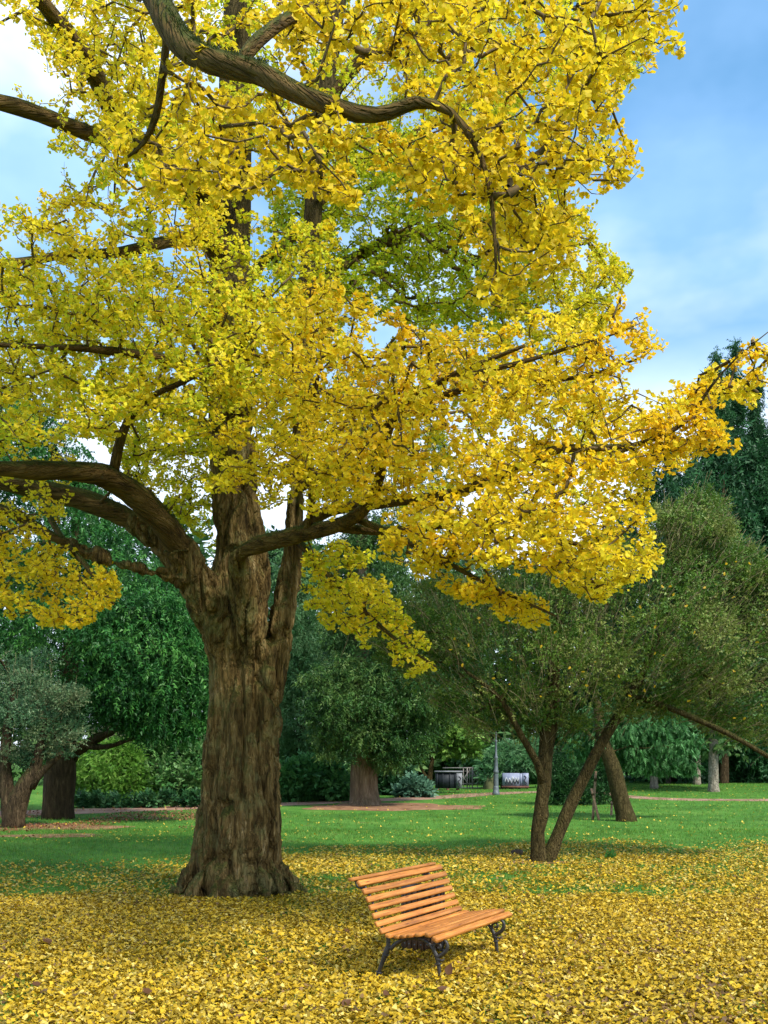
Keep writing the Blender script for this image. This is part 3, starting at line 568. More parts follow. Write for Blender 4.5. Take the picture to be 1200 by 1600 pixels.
tg = np.concatenate(tg); ok = tg[:, 2] > 2.9; tg = tg[ok]; meta = [m for m, k in zip(meta, ok) if k]
chains, cnt = grow(nodes, ndir, tg, .24, sag=-.05, wob=.22)
V, Fq = wood(chains, cnt, .0036, .40, 5, .06); obj('branches', V, Fq, M_twig, gink, kind='stuff')
pos, ax, colr, siz = [], [], [], []
for ti, j, s, k, pts in chains:
    ri, tn = meta[ti]; reg = regions[ri]; seg = np.linalg.norm(np.diff(pts, axis=0), axis=1); ln = seg.sum()
    thin = .0036*max(cnt[s], 1)**.40 < .028
    a0 = 0 if thin else ln*.5
    if ln > 1.6: a0 = max(a0, ln-1.6)
    m = max(2, int((ln-a0)/.043)); t = np.sort(R.uniform(a0, ln, m)); cs = np.concatenate([[0], np.cumsum(seg)])
    base = np.stack([np.interp(t, cs, pts[:, i]) for i in range(3)], -1); dd = nrm(pts[-1]-pts[0])
    per = R.integers(3, 5, m) if reg[0] != 'H' else R.integers(1, 3, m)
    b = np.repeat(base, per, 0); pos.append(b); ax.append(np.repeat(dd[None], len(b), 0))
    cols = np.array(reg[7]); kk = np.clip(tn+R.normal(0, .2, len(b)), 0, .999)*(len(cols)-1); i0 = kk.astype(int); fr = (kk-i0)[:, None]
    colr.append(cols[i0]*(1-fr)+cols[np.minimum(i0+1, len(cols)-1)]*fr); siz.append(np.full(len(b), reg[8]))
pos = np.concatenate(pos); ax = np.concatenate(ax); colr = np.concatenate(colr); siz = np.concatenate(siz)
n = len(pos); side = rdir(n); side -= .75*np.sum(side*ax, 1, keepdims=True)*ax
d = nrm(nrm(side)+.35*ax+np.array([0, 0, -.28])); up = nrm(rdir(n)*.62+np.array([.12, -.35, .65]))
siz = siz*R.uniform(.58, .95, n); colr = colr*R.uniform(.90, 1.07, (n, 1)); colr[:, 1] *= R.uniform(.93, 1.06, n); colr = np.clip(colr, 0, .9)
# the 300 leaves that show largest stay single parts, the others are one mass
vis = in_view(pos); near = np.where(vis, siz/pos[:, 1], 0); big = np.argsort(-near)[:300]; rest = np.ones(n, bool); rest[big] = False
def scatter2(pairs, pos, d, up, s, c):
    Vs, Fs, Cs, k0 = [], [], [], 0
    for T, m in pairs:
        V, Fc = scatter(T, pos[m], d[m], up[m], s[m]); Vs.append(V); Fs.append(Fc+k0); Cs.append(np.repeat(c[m], len(T[0]), 0)); k0 += len(V)
    return np.concatenate(Vs), np.concatenate(Fs), np.concatenate(Cs)
nearm = (pos[:, 1] < 9.8) & vis
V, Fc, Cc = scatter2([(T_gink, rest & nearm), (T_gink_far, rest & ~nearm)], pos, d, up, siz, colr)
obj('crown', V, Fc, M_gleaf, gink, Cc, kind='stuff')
print('ginkgo leaves', n)
from mathutils import Matrix
lm = [mesh_from('leaf', T_gink[0], T_gink[1], M_gleaf, np.array(c)) for c in (GOLD, OLIVE, OLIVE, (.70, .47, .012), (.66, .50, .015), (.55, .42, .012))]  # darker golds carry the foreground shade in the leaf colour
X, Yv, Z = frames(d[big], up[big])
def mat_of(x, y, z, p, s): return Matrix(((x[0]*s, y[0]*s, z[0]*s, p[0]), (x[1]*s, y[1]*s, z[1]*s, p[1]), (x[2]*s, y[2]*s, z[2]*s, p[2]), (0, 0, 0, 1)))
for i, b in enumerate(big):
    o = bpy.data.objects.new('leaf', lm[i % len(lm)]); C.objects.link(o); o.parent = gink
    o.matrix_local = mat_of(X[i], Yv[i], Z[i], pos[b]-ORIG, siz[b])
# moss fringe on the upper side of the low limb
mv, mf, mc, k0 = [], [], [], 0
for key, cnt_ in (('g', 4200), ('d', 900), ('b', 700), ('a', 800), ('k', 600)):
    p = LP[key]; lo = int(len(p)*(.42 if key == 'g' else .12)); hi = int(len(p)*(.84 if key == 'g' else .7)); i = R.integers(lo, hi-1, cnt_); tgv = nrm(np.gradient(p[:, :3], axis=0))[i]
    sd_ = nrm(np.cross(tgv, np.array([0, 0, 1.0]))); upv = np.cross(sd_, tgv); a = R.normal(0, .75, cnt_)[:, None]; dr = np.cos(a)*upv+np.sin(a)*sd_
    q = p[i, :3]+tgv*R.uniform(-.07, .07, (cnt_, 1))+dr*(p[i, 3]*.93)[:, None]
    V, Fc = scatter(T_blade, q, nrm(dr+rdir(cnt_)*.6), rdir(cnt_), R.uniform(.015, .042, cnt_)); mv.append(V); mf.append(Fc+k0); k0 += len(V)
    c = np.array([.04, .06, .010])*R.uniform(.5, 1.5, (cnt_, 1)); mc.append(np.repeat(c, len(T_blade[0]), 0))
obj('moss', np.concatenate(mv), np.concatenate(mf), M_fol, gink, np.concatenate(mc), kind='stuff')

# ================================================================== bench and bin
TH = math.radians(29.3); U = np.array([math.sin(TH), math.cos(TH), 0]); W = np.array([math.cos(TH), -math.sin(TH), 0]); E0 = np.array([.492, 9.54, 0.])
bench = empty('park_bench', E0-W*.3+U*.94); bench.rotation_euler = (0, 0, 0)
tag(bench, 'orange brown slatted wooden bench with black scrolled iron legs on fallen leaves', 'bench')
BL = 1.885
def B(t, dd, z): return E0+U*t-W*dd+np.array([0, 0, z])
prof = [(.0, .418), (.086, .452), (.19, .446), (.275, .431), (.352, .418), (.425, .408), (.522, .408), (.606, .445), (.654, .512), (.690, .590), (.724, .672), (.760, .750), (.800, .828), (.858, .905), (.955, .940)]
wid = [.068, .066, .068, .066, .066, .066, .068, .062, .060, .060, .060, .060, .062, .064, .060]
thk = [.046, .042, .036, .036, .036, .036, .036, .034, .032, .032, .032, .032, .032, .040, .036]
ang = [-28, -8, 8, 10, 10, 4, -8, -52, -64, -66, -66, -64, -62, -52, 6]
def chamfer_slat(L_, wd, tk, c=.007):
    """rounded-edge slat: an octagonal section along X, ends slightly eased"""
    a, b = wd/2, tk/2
    sec = [(-a+c, -b), (a-c, -b), (a, -b+c), (a, b-c), (a-c, b), (-a+c, b), (-a, b-c), (-a, -b+c)]; V = []
    xs_ = np.concatenate([[-L_/2, -L_/2+.004], np.linspace(-L_/2+.2, L_/2-.2, 6), [L_/2-.004, L_/2]])
    for i, x in enumerate(xs_):
        k = .9 if i in (0, len(xs_)-1) else 1; wob = 0.0
        V += [(x, y*k, z*k+wob) for y, z in sec]
    n = len(xs_); Fq = [[i*8+j, (i+1)*8+j, (i+1)*8+(j+1) % 8, i*8+(j+1) % 8] for i in range(n-1) for j in range(8)]
    return np.array(V), Fq+[list(range(8)), list(range((n-1)*8, n*8))[::-1]]
for i, ((dd, z), wd, tk, an) in enumerate(zip(prof, wid, thk, ang)):
    ln = BL+R.uniform(-.012, .012); V, Fq = chamfer_slat(ln, wd, tk)
    o = bpy.data.objects.new('slat', mesh_from('slat', V, Fq, M_wood)); C.objects.link(o); o.parent = bench
    a = math.radians(an); ydir = W*math.cos(a)+np.array([0, 0, math.sin(a)]); zdir = np.cross(U, ydir)
    if zdir[2] < 0: ydir, zdir = -ydir, -zdir
    p = B(BL/2+R.uniform(-.006, .006), dd, z)-np.array(bench.location); o.matrix_local = mat_of(U, ydir, zdir, p, 1.0)
def cast(pts, t, r, thick=.018, sides=8):
    r = [1.2*q for q in r]
    """a cast-iron bar in the end frame's plane: flat oval section"""
    c = spline([(a, 0, b, rr) for (a, b), rr in zip(pts, r)], .012); V, Fq = tube(c, c[:, 3], sides); V[:, 1] *= thick/max(r)
    return np.array([B(t+v[1], v[0], v[2]) for v in V]), Fq
for t in (.13, 1.56):
    fr_ = empty('end_frame', (0, 0, 0)); bpy.data.objects.remove(fr_)
    mt = []
    mt.append(cast([(.60, .42), (.590, .36), (.588, .29), (.612, .215), (.650, .13), (.690, .03), (.714, -.06)], t, [.020, .020, .022, .026, .022, .018, .020]))
    mt.append(cast([(.692, .015), (.695, .005)], t, [.030, .030], .03))
    mt.append(cast([(.618, .20), (.622, .19)], t, [.031, .031], .03))
    mt.append(cast([(.70, -.02), (.74, -.045), (.78, -.06)], t, [.016, .014, .012], .035)); mt.append(cast([(.71, -.02), (.68, -.05)], t, [.014, .01], .03))
    leg_r = joinm(mt); obj('leg', *leg_r, M_iron, bench, smooth=True)
    mt = [cast([(.045, .23), (.035, .19), (.026, .14), (.016, .07), (.008, 0)], t, [.024, .021, .019, .016, .015]),
          cast([(.03, .165), (.029, .155)], t, [.030, .030], .03), cast([(.012, .045), (.011, .035)], t, [.026, .026], .03), cast([(.02, .012), (-.05, .004)], t, [.018, .012], .04)]
    obj('leg', *joinm(mt), M_iron, bench, smooth=True)
    mt = [cast([(.045, .225), (.075, .28), (.12, .335), (.18, .375), (.26, .388), (.34, .384), (.42, .36), (.50, .315), (.565, .255)], t, [.020, .018, .016, .016, .015, .015, .016, .017, .02])]
    obj('arch', *joinm(mt), M_iron, bench, smooth=True)
    mt = [cast([(.045, .225), (.005, .245), (-.045, .285), (-.068, .33), (-.058, .375), (-.03, .395)], t, [.018, .017, .017, .016, .014, .012]),
          cast([(.05, .235), (.072, .28), (.075, .325), (.052, .358), (.018, .355), (.005, .328), (.022, .312), (.034, .324)], t, [.016, .014, .012, .011, .011, .012, .013, .012]),
          cast([(-.02, .20), (-.026, .196)], t, [.02, .02], .02), cast([(.03, .20), (-.02, .198)], t, [.010, .008])]
    obj('scroll', *joinm(mt), M_iron, bench, smooth=True)
    sup = [(dd+(.026*math.sin(math.radians(abs(a)))), z-.030*math.cos(math.radians(a))) for (dd, z), a in list(zip(prof, ang))[:-1]]
    mt = [cast(sup, t, [.012]*len(sup), .014)]
    mt.append(cast([(.86, .86), (.90, .845), (.945, .86), (.965, .90), (.955, .915)], t, [.011]*5, .014))
    obj('rail', *joinm(mt), M_iron, bench, smooth=True)
bc = np.array([P(661, 1480, 11.6)[0], 11.6, float(gz(.45, 11.6))-.01]); bin_ = empty('litter_bin', bc); tag(bin_, 'dark brown round slatted wooden litter bin standing behind the bench', 'litter bin')
nsl = 22; sw = 2*PI*.245/nsl*.86
V, Fq = chamfer_slat(.71, sw, .022, .004); slm = mesh_from('slat', V, Fq, M_binwood); rv = lathe([(.001, -.006), (.009, -.004), (.009, .0), (.005, .004), (.001, .005)], (0, 0, 0), 8); rvm = mesh_from('rivet', rv[0], rv[1], M_post)
for i in range(nsl):
    a = 2*PI*i/nsl; dr = np.array([math.cos(a), math.sin(a), 0]); tv = np.array([-math.sin(a), math.cos(a), 0])
    o = bpy.data.objects.new('slat', slm); C.objects.link(o); o.parent = bin_; o.matrix_local = mat_of(np.array([0, 0, 1.]), tv, dr, dr*.245+np.array([0, 0, .385]), 1.0)
    for z in (-.27, .27):
        q = bpy.data.objects.new('rivet', rvm); C.objects.link(q); q.parent = o; q.matrix_local = Matrix(((0, 0, 0, z), (1, 0, 0, 0), (0, 0, 1, .014), (0, 0, 0, 1))) if False else Matrix.Translation((z, 0, .0135))
V, Fq = lathe([(.224, .02), (.230, .04), (.230, .71), (.226, .74), (.219, .74), (.219, .05), (.02, .045)], bc, 26); obj('liner', V, Fq, M_cont, bin_, smooth=True)
for z in (.11, .62):
    V, Fq = lathe([(.2315, z), (.2335, z), (.2335, z+.04), (.2315, z+.04)], bc, 30); obj('hoop', V, Fq, M_iron, bin_)
V, Fq = lathe([(.222, .732), (.258, .738), (.261, .750), (.256, .758), (.216, .758), (.213, .742)], bc, 30); obj('rim', V, Fq, M_iron, bin_, smooth=True)

# ================================================================== the other trees
b = G(848, 1347); YM = b[1]
OL = [(.042, .105, .013), (.08, .165, .020), (.13, .205, .032), (.22, .25, .065)]
simple_tree('evergreen_tree', 'small olive green evergreen with two crooked trunks and drooping twiggy crown', 'tree', b,
  [[(842, 1351, YM-.1, .21), (841, 1330, YM-.1, .165), (840, 1300, YM-.1, .15), (846, 1272, YM-.1, .17), (846, 1255, YM-.1, .15), (850, 1230, YM-.1, .15), (852, 1180, YM, .15), (860, 1120, YM, .17), (865, 1060, YM, .13), (872, 980, YM, .10), (880, 880, YM, .05)],
   [(852, 1352, YM-.05, .17), (864, 1325, YM, .15), (876, 1295, YM+.05, .135), (888, 1265, YM+.1, .14), (910, 1220, YM+.1, .13), (938, 1165, YM, .12), (965, 1120, YM, .11), (1000, 1060, YM, .09), (1040, 960, YM, .06)],
   [(850, 1225, YM-.1, .09), (838, 1190, YM-.3, .08), (815, 1150, YM-.5, .07), (780, 1090, YM-.8, .05), (730, 1050, YM-1, .03)],
   [(985, 1085, YM, .07), (1050, 1108, YM-.6, .062), (1120, 1138, YM-1.2, .055), (1160, 1158, YM-1.5, .048), (1215, 1190, YM-1.8, .04), (1270, 1215, YM-2, .02)]],
  M_obark,
  [dict(poly=[(600,950),(700,900),(850,880),(960,860),(1060,780),(1110,770),(1150,860),(1230,900),(1290,1000),(1290,1150),(1200,1165),(1120,1140),(1040,1115),(960,1125),(880,1150),(800,1130),(760,1150),(700,1110),(640,1060),(590,1010)], Y=YM, D=3.4, n_cl=400, per=68, rad=.66, flat=.62),
   dict(poly=[(1050,800),(1100,765),(1150,850),(1210,900),(1210,1000),(1100,980),(1040,900)], Y=YM+1, D=2, n_cl=60, per=70, rad=.55, flat=.7),
   dict(poly=[(840,1060),(940,1090),(900,1165),(860,1150),(820,1160)], Y=YM, D=1.2, n_cl=14, per=20, rad=.4)],
  T_small, OL, .18, ntw=420, twig=.005, amp=.02, up_bias=.35, jit=.3, pale=2600)
# yellow leaves caught in it
ev = bpy.data.objects['evergreen_tree']; q = fill([(620,960),(1200,850),(1200,1140),(640,1060)], 60); yy = YM-R.uniform(1.6, 3.0, 60); pp = np.array([P(a, b_, c) for (a, b_), c in zip(q, yy)])
# left: grey green tree and yew
b = G(32, 1294); YG = b[1]
simple_tree('holm_oak', 'grey green bushy small tree forking low beside the dark yew trunk', 'tree', b,
  [[(20, 1296, YG, .36), (25, 1260, YG, .34), (40, 1225, YG, .28), (55, 1200, YG, .2), (62, 1170, YG, .16), (75, 1120, YG, .1)],
   [(18, 1290, YG, .3), (12, 1240, YG, .24), (8, 1200, YG, .2), (10, 1150, YG, .16), (20, 1080, YG, .1)],
   [(48, 1225, YG, .16), (70, 1200, YG, .12), (95, 1178, YG, .09), (110, 1150, YG, .06)],
   [(14, 1250, YG, .2), (-10, 1215, YG, .16), (-40, 1180, YG, .1)]], M_dbark,
  [dict(poly=[(-90,1050),(-40,1020),(10,1002),(40,1030),(80,1022),(105,1055),(128,1085),(122,1115),(134,1140),(110,1175),(70,1180),(40,1196),(-90,1190)], Y=YG, D=2.4, n_cl=95, per=82, rad=.72, flat=.75)],
  T_small, [(.03, .085, .038), (.058, .135, .058), (.095, .175, .075), (.17, .21, .10)], .22, ntw=70, twig=.012, up_bias=.35, jit=.28, pale=160)
b = G(90, 1279); YW = b[1]
YEW = [(.012, .06, .013), (.021, .105, .019), (.036, .155, .027), (.075, .22, .038)]
simple_tree('yew_tree', 'large dark green yew with fluted dark trunk and low spreading branches behind grey green tree', 'tree', b,
  [[(92, 1281, YW, .62), (92, 1250, YW, .55), (94, 1210, YW, .55), (98, 1170, YW, .5), (105, 1100, YW, .4), (115, 950, YW, .25), (120, 750, YW, .1)],
   [(110, 1180, YW, .25), (140, 1160, YW-.4, .17), (180, 1140, YW-.9, .12), (220, 1120, YW-1.4, .08)],
   [(125, 1166, YW-.2, .12), (170, 1166, YW-.8, .09), (205, 1155, YW-1.2, .06), (235, 1150, YW-1.5, .04)],
   [(104, 1120, YW, .25), (160, 1060, YW-1, .15), (240, 1000, YW-1.6, .1)]], M_dbark,
  [dict(poly=[(-120,640),(0,600),(90,640),(150,760),(230,850),(320,900),(335,1000),(335,1090),(300,1135),(240,1150),(200,1120),(130,1130),(-120,1130)], Y=YW, D=5, n_cl=560, per=38, rad=1.0, flat=.8),
   dict(poly=[(120,960),(260,930),(330,980),(330,1120),(290,1150),(230,1150),(150,1100)], Y=YW-3, D=1.5, n_cl=190, per=44, rad=.85, flat=.8)],
  T_yew, YEW, .45, ntw=120, twig=.02, up_bias=.0, droop=.55, amp=.09)
# big conifer right of the ginkgo
b = G(570, 1258); YC = b[1]
simple_tree('cedar_tree', 'broad conifer with thick pale brown trunk in a ring of needle litter', 'tree', b,
  [[(570, 1260, YC, .86), (570, 1250, YC, .72), (569, 1235, YC, .64), (569, 1205, YC, .62), (568, 1170, YC, .58), (568, 1100, YC, .5), (566, 900, YC, .35), (565, 650, YC, .12)]], M_cbark,
  [dict(poly=[(520,960),(520,880),(560,800),(640,820),(720,900),(760,1000),(740,1090),(690,1130),(640,1180),(610,1200),(560,1190),(520,1180),(495,1120),(505,1040)], Y=YC, D=4.5, n_cl=400, per=32, rad=1.0, flat=.6),
   dict(poly=[(478,1060),(540,1030),(640,1020),(715,1060),(705,1115),(668,1140),(660,1178),(622,1188),(606,1206),(575,1188),(556,1206),(530,1182),(500,1176),(492,1130)], Y=YC-2, D=2.5, n_cl=150, per=40, rad=.8, flat=.7),
   dict(poly=[(490,700),(560,560),(700,700),(720,860),(500,880)], Y=YC, D=4, n_cl=130, per=22, rad=1.1, flat=.6)],
  T_yew, [(.022, .07, .016), (.04, .11, .022), (.07, .15, .03), (.11, .18, .042)], .45, ntw=40, twig=.012, up_bias=-.05, droop=.35, amp=.05, bmat=M_dbark)
# bluish larch-like conifer between trunk and cedar
simple_tree('fir_tree', 'blue green loose conifer behind the ginkgo trunk, left of the cedar', 'tree', P(470, 1238, 54),
  [[(470, 1238, 54, .3), (470, 1100, 54, .22), (470, 850, 54, .08)]], M_dbark,
  [dict(poly=[(400,1180),(410,980),(450,860),(480,820),(520,950),(560,1060),(560,1190)], Y=54, D=3.0, n_cl=230, per=34, rad=1.1, flat=.6)],
  T_yew, [(.05, .145, .042), (.095, .215, .07), (.16, .28, .11)], .6, ntw=40, droop=.4, up_bias=0)
# cypress columns far right
CYP = [(.015, .058, .021), (.026, .098, .031), (.042, .14, .043)]
def cypress(px, top, Y, wpx, label):
    pw = [(px-wpx*.12, top+50), (px+wpx*.12, top+50), (px+wpx*.28, top+85), (px+wpx*.5, top+130), (px+wpx*.56, top+330), (px+wpx*.5, 1215), (px-wpx*.5, 1215), (px-wpx*.56, top+330), (px-wpx*.5, top+130), (px-wpx*.28, top+85)]
    by_ = P(px, 1225, Y); g_ = float(gz(by_[0], Y)); hh = abs(top-1215)/F*Y
    simple_tree('cypress_tree', label, 'tree', (by_[0], Y, g_), [[(px, 1228, Y, .35), (px, 1100, Y, .3), (px, top+200, Y, .15), (px, top+30, Y, .04)]], M_dbark,
      [dict(poly=[(px-4, top-8), (px+4, top-8), (px+9, top+40), (px+14, top+110), (px-14, top+110), (px-9, top+40)], Y=Y, D=.4, n_cl=70, per=24, rad=.26, flat=1.8, sz=.5), dict(poly=pw, Y=Y, D=wpx*.55*Y/F, n_cl=int(90+wpx*.9), per=22, rad=.85, flat=1.8)], T_yew, CYP, .92, group='cypress trees at the lawn edge', ntw=0, up_bias=.0, droop=.7, out=.8)
for px, top, Y, wpx, lb in [(1117, 556, 66, 60, 'slim dark cypress, shorter of the two spires rising side by side'), (1146, 544, 67, 62, 'slim dark cypress, tallest spire above the golden branch tip'),
                            (1182, 590, 65, 100, 'dark cypress with blunt tip right of the tallest spire'), (1050, 680, 68, 170, 'dark broad cypress half hidden behind the golden branch'), (1230, 630, 64, 130, 'dark wide cypress cut by the frame edge'), (1130, 615, 63, 170, 'dark broad cypress below and before the slim spires')]:
    cypress(px, top, Y, wpx, lb)
# leaning tree with stakes
b = G(976, 1283); YL = b[1]
LIGHT = [(.035, .12, .03), (.06, .19, .05), (.10, .25, .08)]
simple_tree('leaning_tree', 'young tree with leaning ridged trunk and drooping light green leaves beside stakes', 'tree', b,
  [[(979, 1285, YL, .42), (976, 1272, YL, .34), (970, 1250, YL, .31), (963, 1220, YL, .30), (956, 1195, YL, .28), (940, 1150, YL, .22), (930, 1080, YL, .12)],
   [(957, 1200, YL, .14), (950, 1185, YL, .12), (935, 1165, YL, .1), (915, 1140, YL, .06)]], M_obark,
  [dict(poly=[(880,1130),(960,1090),(1050,1100),(1090,1150),(1080,1200),(1040,1205),(990,1200),(940,1185),(900,1190)], Y=YL+1, D=2.0, n_cl=150, per=34, rad=.6, flat=.7)],
  T_willow, LIGHT, .27, ntw=40, up_bias=-.2, droop=.7)
for (x0, y0, x1, y1, lb) in [(926, 1281, 931, 1205, 'tall upright weathered stake beside the leaning trunk'), (937, 1282, 924, 1232, 'short slanting grey stake propped beside the taller stake'), (955, 1274, 956, 1252, 'low reddish stake at the foot of the leaning trunk')]:
    q0 = G(x0, y0); q1 = P(x1, y1, q0[1]); r = empty('wooden_stake', q0); tag(r, lb, 'stake', 'stakes round the leaning tree')
    p = np.linspace(q0-np.array([0, 0, .1]), q1, 6); V, Fq = tube(p, [.05, .052, .05, .05, .048, .044], 8); o = obj('post', V, Fq, M_stake, r)
    V, Fq = tube(np.linspace(p[4], p[4]+(p[5]-p[4])*.3, 3), .058, 8); obj('band', V, Fq, M_dbark, r)
# pale trunks on the far lawn
def pale(px, py, wpx, top, label, lean=0):
    b = G(px, py); Y = b[1]; r_ = wpx/2*Y/F
    simple_tree('park_tree', label, 'tree', b, [[(px, py+2, Y, r_*1.35), (px, py-8, Y, r_*1.1), (px+lean*.3, (py+top)/2, Y, r_), (px+lean, top, Y, r_*.85), (px+lean, top-130, Y, r_*.5)]], M_pbark,
      [dict(poly=[(px-75, top-20), (px-50, top-120), (px+10, top-160), (px+70, top-110), (px+90, top-20), (px+40, top+18), (px-30, top+12)], Y=Y, D=3, n_cl=60, per=20, rad=1.1)], T_broad, [(.03, .085, .02), (.05, .13, .03), (.085, .17, .04)], .5, group='pale trunked trees on the far lawn', ntw=20)
pale(1115, 1237, 15, 1150, 'straight pale grey trunk standing nearest on the far lawn'); pale(1022, 1232, 11, 1185, 'short pale trunk beside the leaning tree foliage'); pale(1089, 1226, 10, 1160, 'thin knotty pale trunk left of the nearest pale trunk', 2)
pale(1044, 1224, 7, 1195, 'thin reddish brown trunk farthest back between pale trunks')
# shrubs and hedges
def shrub(name, label, cat, poly, Y, D, n, T, cols, size, rad=.7, group=None, stems=4, **kw):
    q = np.array(poly, float); px = q[:, 0].mean(); pb = q[:, 1].max(); b = P(px, pb, Y); b[2] = float(gz(b[0], Y)); r = empty(name, b); tag(r, label, cat, group)
    foliage(r, 'foliage', [dict(poly=poly, Y=Y, D=D, n_cl=n, per=24, rad=rad)], T, cols, size, **kw)
    for k in range(stems):
        x = px+(k-(stems-1)/2)*(q[:, 0].max()-q[:, 0].min())/max(stems, 1)*.6; c = P(x, pb, Y); c[2] = float(gz(c[0], Y))-.05; t_ = P(x+R.uniform(-8, 8), q[:, 1].mean(), Y)
        V, Fq = tube(spline([c, (c+t_)/2+R.normal(0, .05, 3), t_], .2), .03, 6); obj('stem', V, Fq, M_dbark, r)
    return r
HB = [(.03, .10, .022), (.055, .17, .035), (.10, .24, .055), (.15, .27, .09)]
shrub('shrub', 'bright green feathery shrub behind the yew trunk', 'shrub', [(105,1258),(104,1180),(150,1160),(210,1168),(235,1210),(235,1258)], 46, 2.0, 200, T_willow, [(.07, .19, .02), (.11, .27, .03), (.17, .32, .05)], .28)
shrub('shrub', 'dull green shrub bank between bright shrub and ginkgo trunk', 'shrub', [(200,1262),(200,1180),(250,1160),(310,1170),(345,1190),(345,1258)], 47, 2.2, 220, T_broad, HB, .28)
shrub('shrub', 'low dark ground cover edging the path under the shrub bank', 'shrub', [(105,1266),(105,1246),(220,1242),(335,1242),(335,1262)], 44, .6, 80, T_broad, [(.015, .065, .022), (.035, .12, .04), (.07, .18, .055)], .24, .35)
shrub('shrub', 'grey brown seeding shrub above the shrub bank on the left', 'shrub', [(150,1200),(150,1150),(220,1130),(320,1150),(330,1200)], 52, 2, 60, T_small, [(.08, .11, .04), (.14, .16, .08), (.2, .19, .12)], .45)
shrub('shrub', 'glossy green laurel bush left of the conifer trunk', 'shrub', [(430,1252),(432,1205),(470,1188),(520,1195),(545,1215),(548,1250)], 49, 1.6, 200, T_broad, [(.03, .12, .03), (.065, .21, .05), (.12, .30, .08)], .30)
shrub('hedge', 'clipped dark green hedge block right of the conifer trunk', 'hedge', [(594,1246),(594,1205),(612,1197),(640,1199),(644,1246)], 55, 1.6, 80, T_broad, [(.015, .06, .02), (.03, .10, .03)], .32, .5)
shrub('shrub', 'small pale blue green bush before the clipped hedge', 'shrub', [(622,1248),(626,1230),(645,1218),(668,1226),(674,1244)], 52, .9, 40, T_broad, [(.06, .15, .09), (.10, .21, .13)], .34, .45)
shrub('shrub', 'dark low bush behind the twin trunked evergreen', 'shrub', [(852,1256),(860,1200),(890,1170),(940,1185),(962,1230),(955,1258)], 46, 1.6, 90, T_yew, [(.012, .05, .012), (.022, .08, .02), (.04, .11, .03)], .45, .6)
shrub('shrub', 'light green bush draped over the grey fence', 'shrub', [(756,1222),(750,1200),(760,1180),(790,1165),(850,1160),(860,1198),(800,1206),(780,1212),(768,1224)], 63, 1.0, 130, T_willow, [(.07, .20, .08), (.12, .28, .11), (.19, .36, .16)], .42, .5)
# background wood of single trees
fw = [(-140, 700, 78), (-20, 840, 72), (120, 770, 80), (250, 800, 74), (350, 810, 82), (450, 830, 76), (560, 840, 84), (650, 870, 74), (730, 860, 80), (800, 880, 72), (880, 850, 82), (960, 840, 74), (1040, 850, 80), (1110, 960, 76), (1190, 920, 72), (1280, 900, 78)]
GRN = [[(.025, .08, .022), (.045, .13, .035), (.08, .17, .055)], [(.04, .11, .03), (.075, .165, .042), (.12, .2, .06)], [(.02, .07, .03), (.035, .105, .042), (.065, .14, .06)]]
adj = ['dark', 'mid green', 'bluish dark']
plc = ['at the left edge', 'behind the yew', 'behind the shrub bank', 'above the shrub bank', 'behind the ginkgo trunk', 'behind the blue green conifer', 'behind the conifer trunk', 'behind the clipped hedge', 'behind the grey fence', 'behind the lamp post', 'behind the twin trunks', 'behind the leaning trunk', 'between the pale trunks', 'behind the nearest pale trunk', 'under the cypresses', 'at the right edge']
for i, (px, top, Y) in enumerate(fw):
    b = P(px, 1230, Y); b[2] = float(gz(b[0], Y)); wd = R.uniform(85, 110)
    simple_tree('woodland_tree', f'{adj[i % 3]} leafy tree {plc[i]} in the distant wood', 'tree', b, [[(px, 1226, Y, .3), (px+4, 1150, Y, .24), (px, top+60, Y, .08)]], M_dbark,
      [dict(poly=[(px-wd*.8, 1236), (px-wd, 1120), (px-wd*.8, top+100), (px-wd*.35, top+20), (px+wd*.2, top), (px+wd*.75, top+80), (px+wd, 1110), (px+wd*.85, 1236)], Y=Y, D=4, n_cl=120, per=18, rad=1.9)], T_broad, GRN[i % 3], .95, group='trees of the distant wood', ntw=20)
b = G(672, 1241); simple_tree('young_tree', 'thin forked young tree beside the dark container', 'tree', b, [[(672, 1243, b[1], .2), (671, 1220, b[1], .16), (674, 1195, b[1], .13), (680, 1150, b[1], .08)], [(671, 1222, b[1], .1), (662, 1208, b[1], .08), (654, 1190, b[1], .05)]], M_obark,
  [dict(poly=[(640,1185),(650,1130),(700,1110),(750,1140),(760,1172),(720,1182),(690,1180)], Y=b[1], D=1.6, n_cl=90, per=22, rad=.75)], T_broad, [(.06, .15, .02), (.10, .21, .03), (.16, .28, .045)], .32, ntw=25)

# ================================================================== lamp post, containers, fence
lp = G(775, 1242); Yl = lp[1]; u = Yl/F; r = empty('lamp_post', lp); tag(r, 'tall grey fluted lamp post with ringed pole and pointed finial by the path', 'lamp post')
def lz(py): return (1242-py)*u
V, Fq = lathe([(.8*r_, z_) for r_, z_ in [(.26, -.05), (.26, .12), (.22, .16), (.20, .35), (.185, .40), (.18, .50)]], lp, 8); obj('base', V, Fq, M_post, r)
a = np.linspace(0, 2*PI, 24, endpoint=False); rows = []
for z, rr in ((.48, .13), (lz(1208), .122)): rows.append(np.stack([lp[0]+rr*(1+.09*np.cos(12*a))*np.cos(a), lp[1]+rr*(1+.09*np.cos(12*a))*np.sin(a), np.full(24, lp[2]+z)], -1))
obj('shaft', np.concatenate(rows), [[j, (j+1) % 24, 24+(j+1) % 24, 24+j] for j in range(24)], M_post, r)
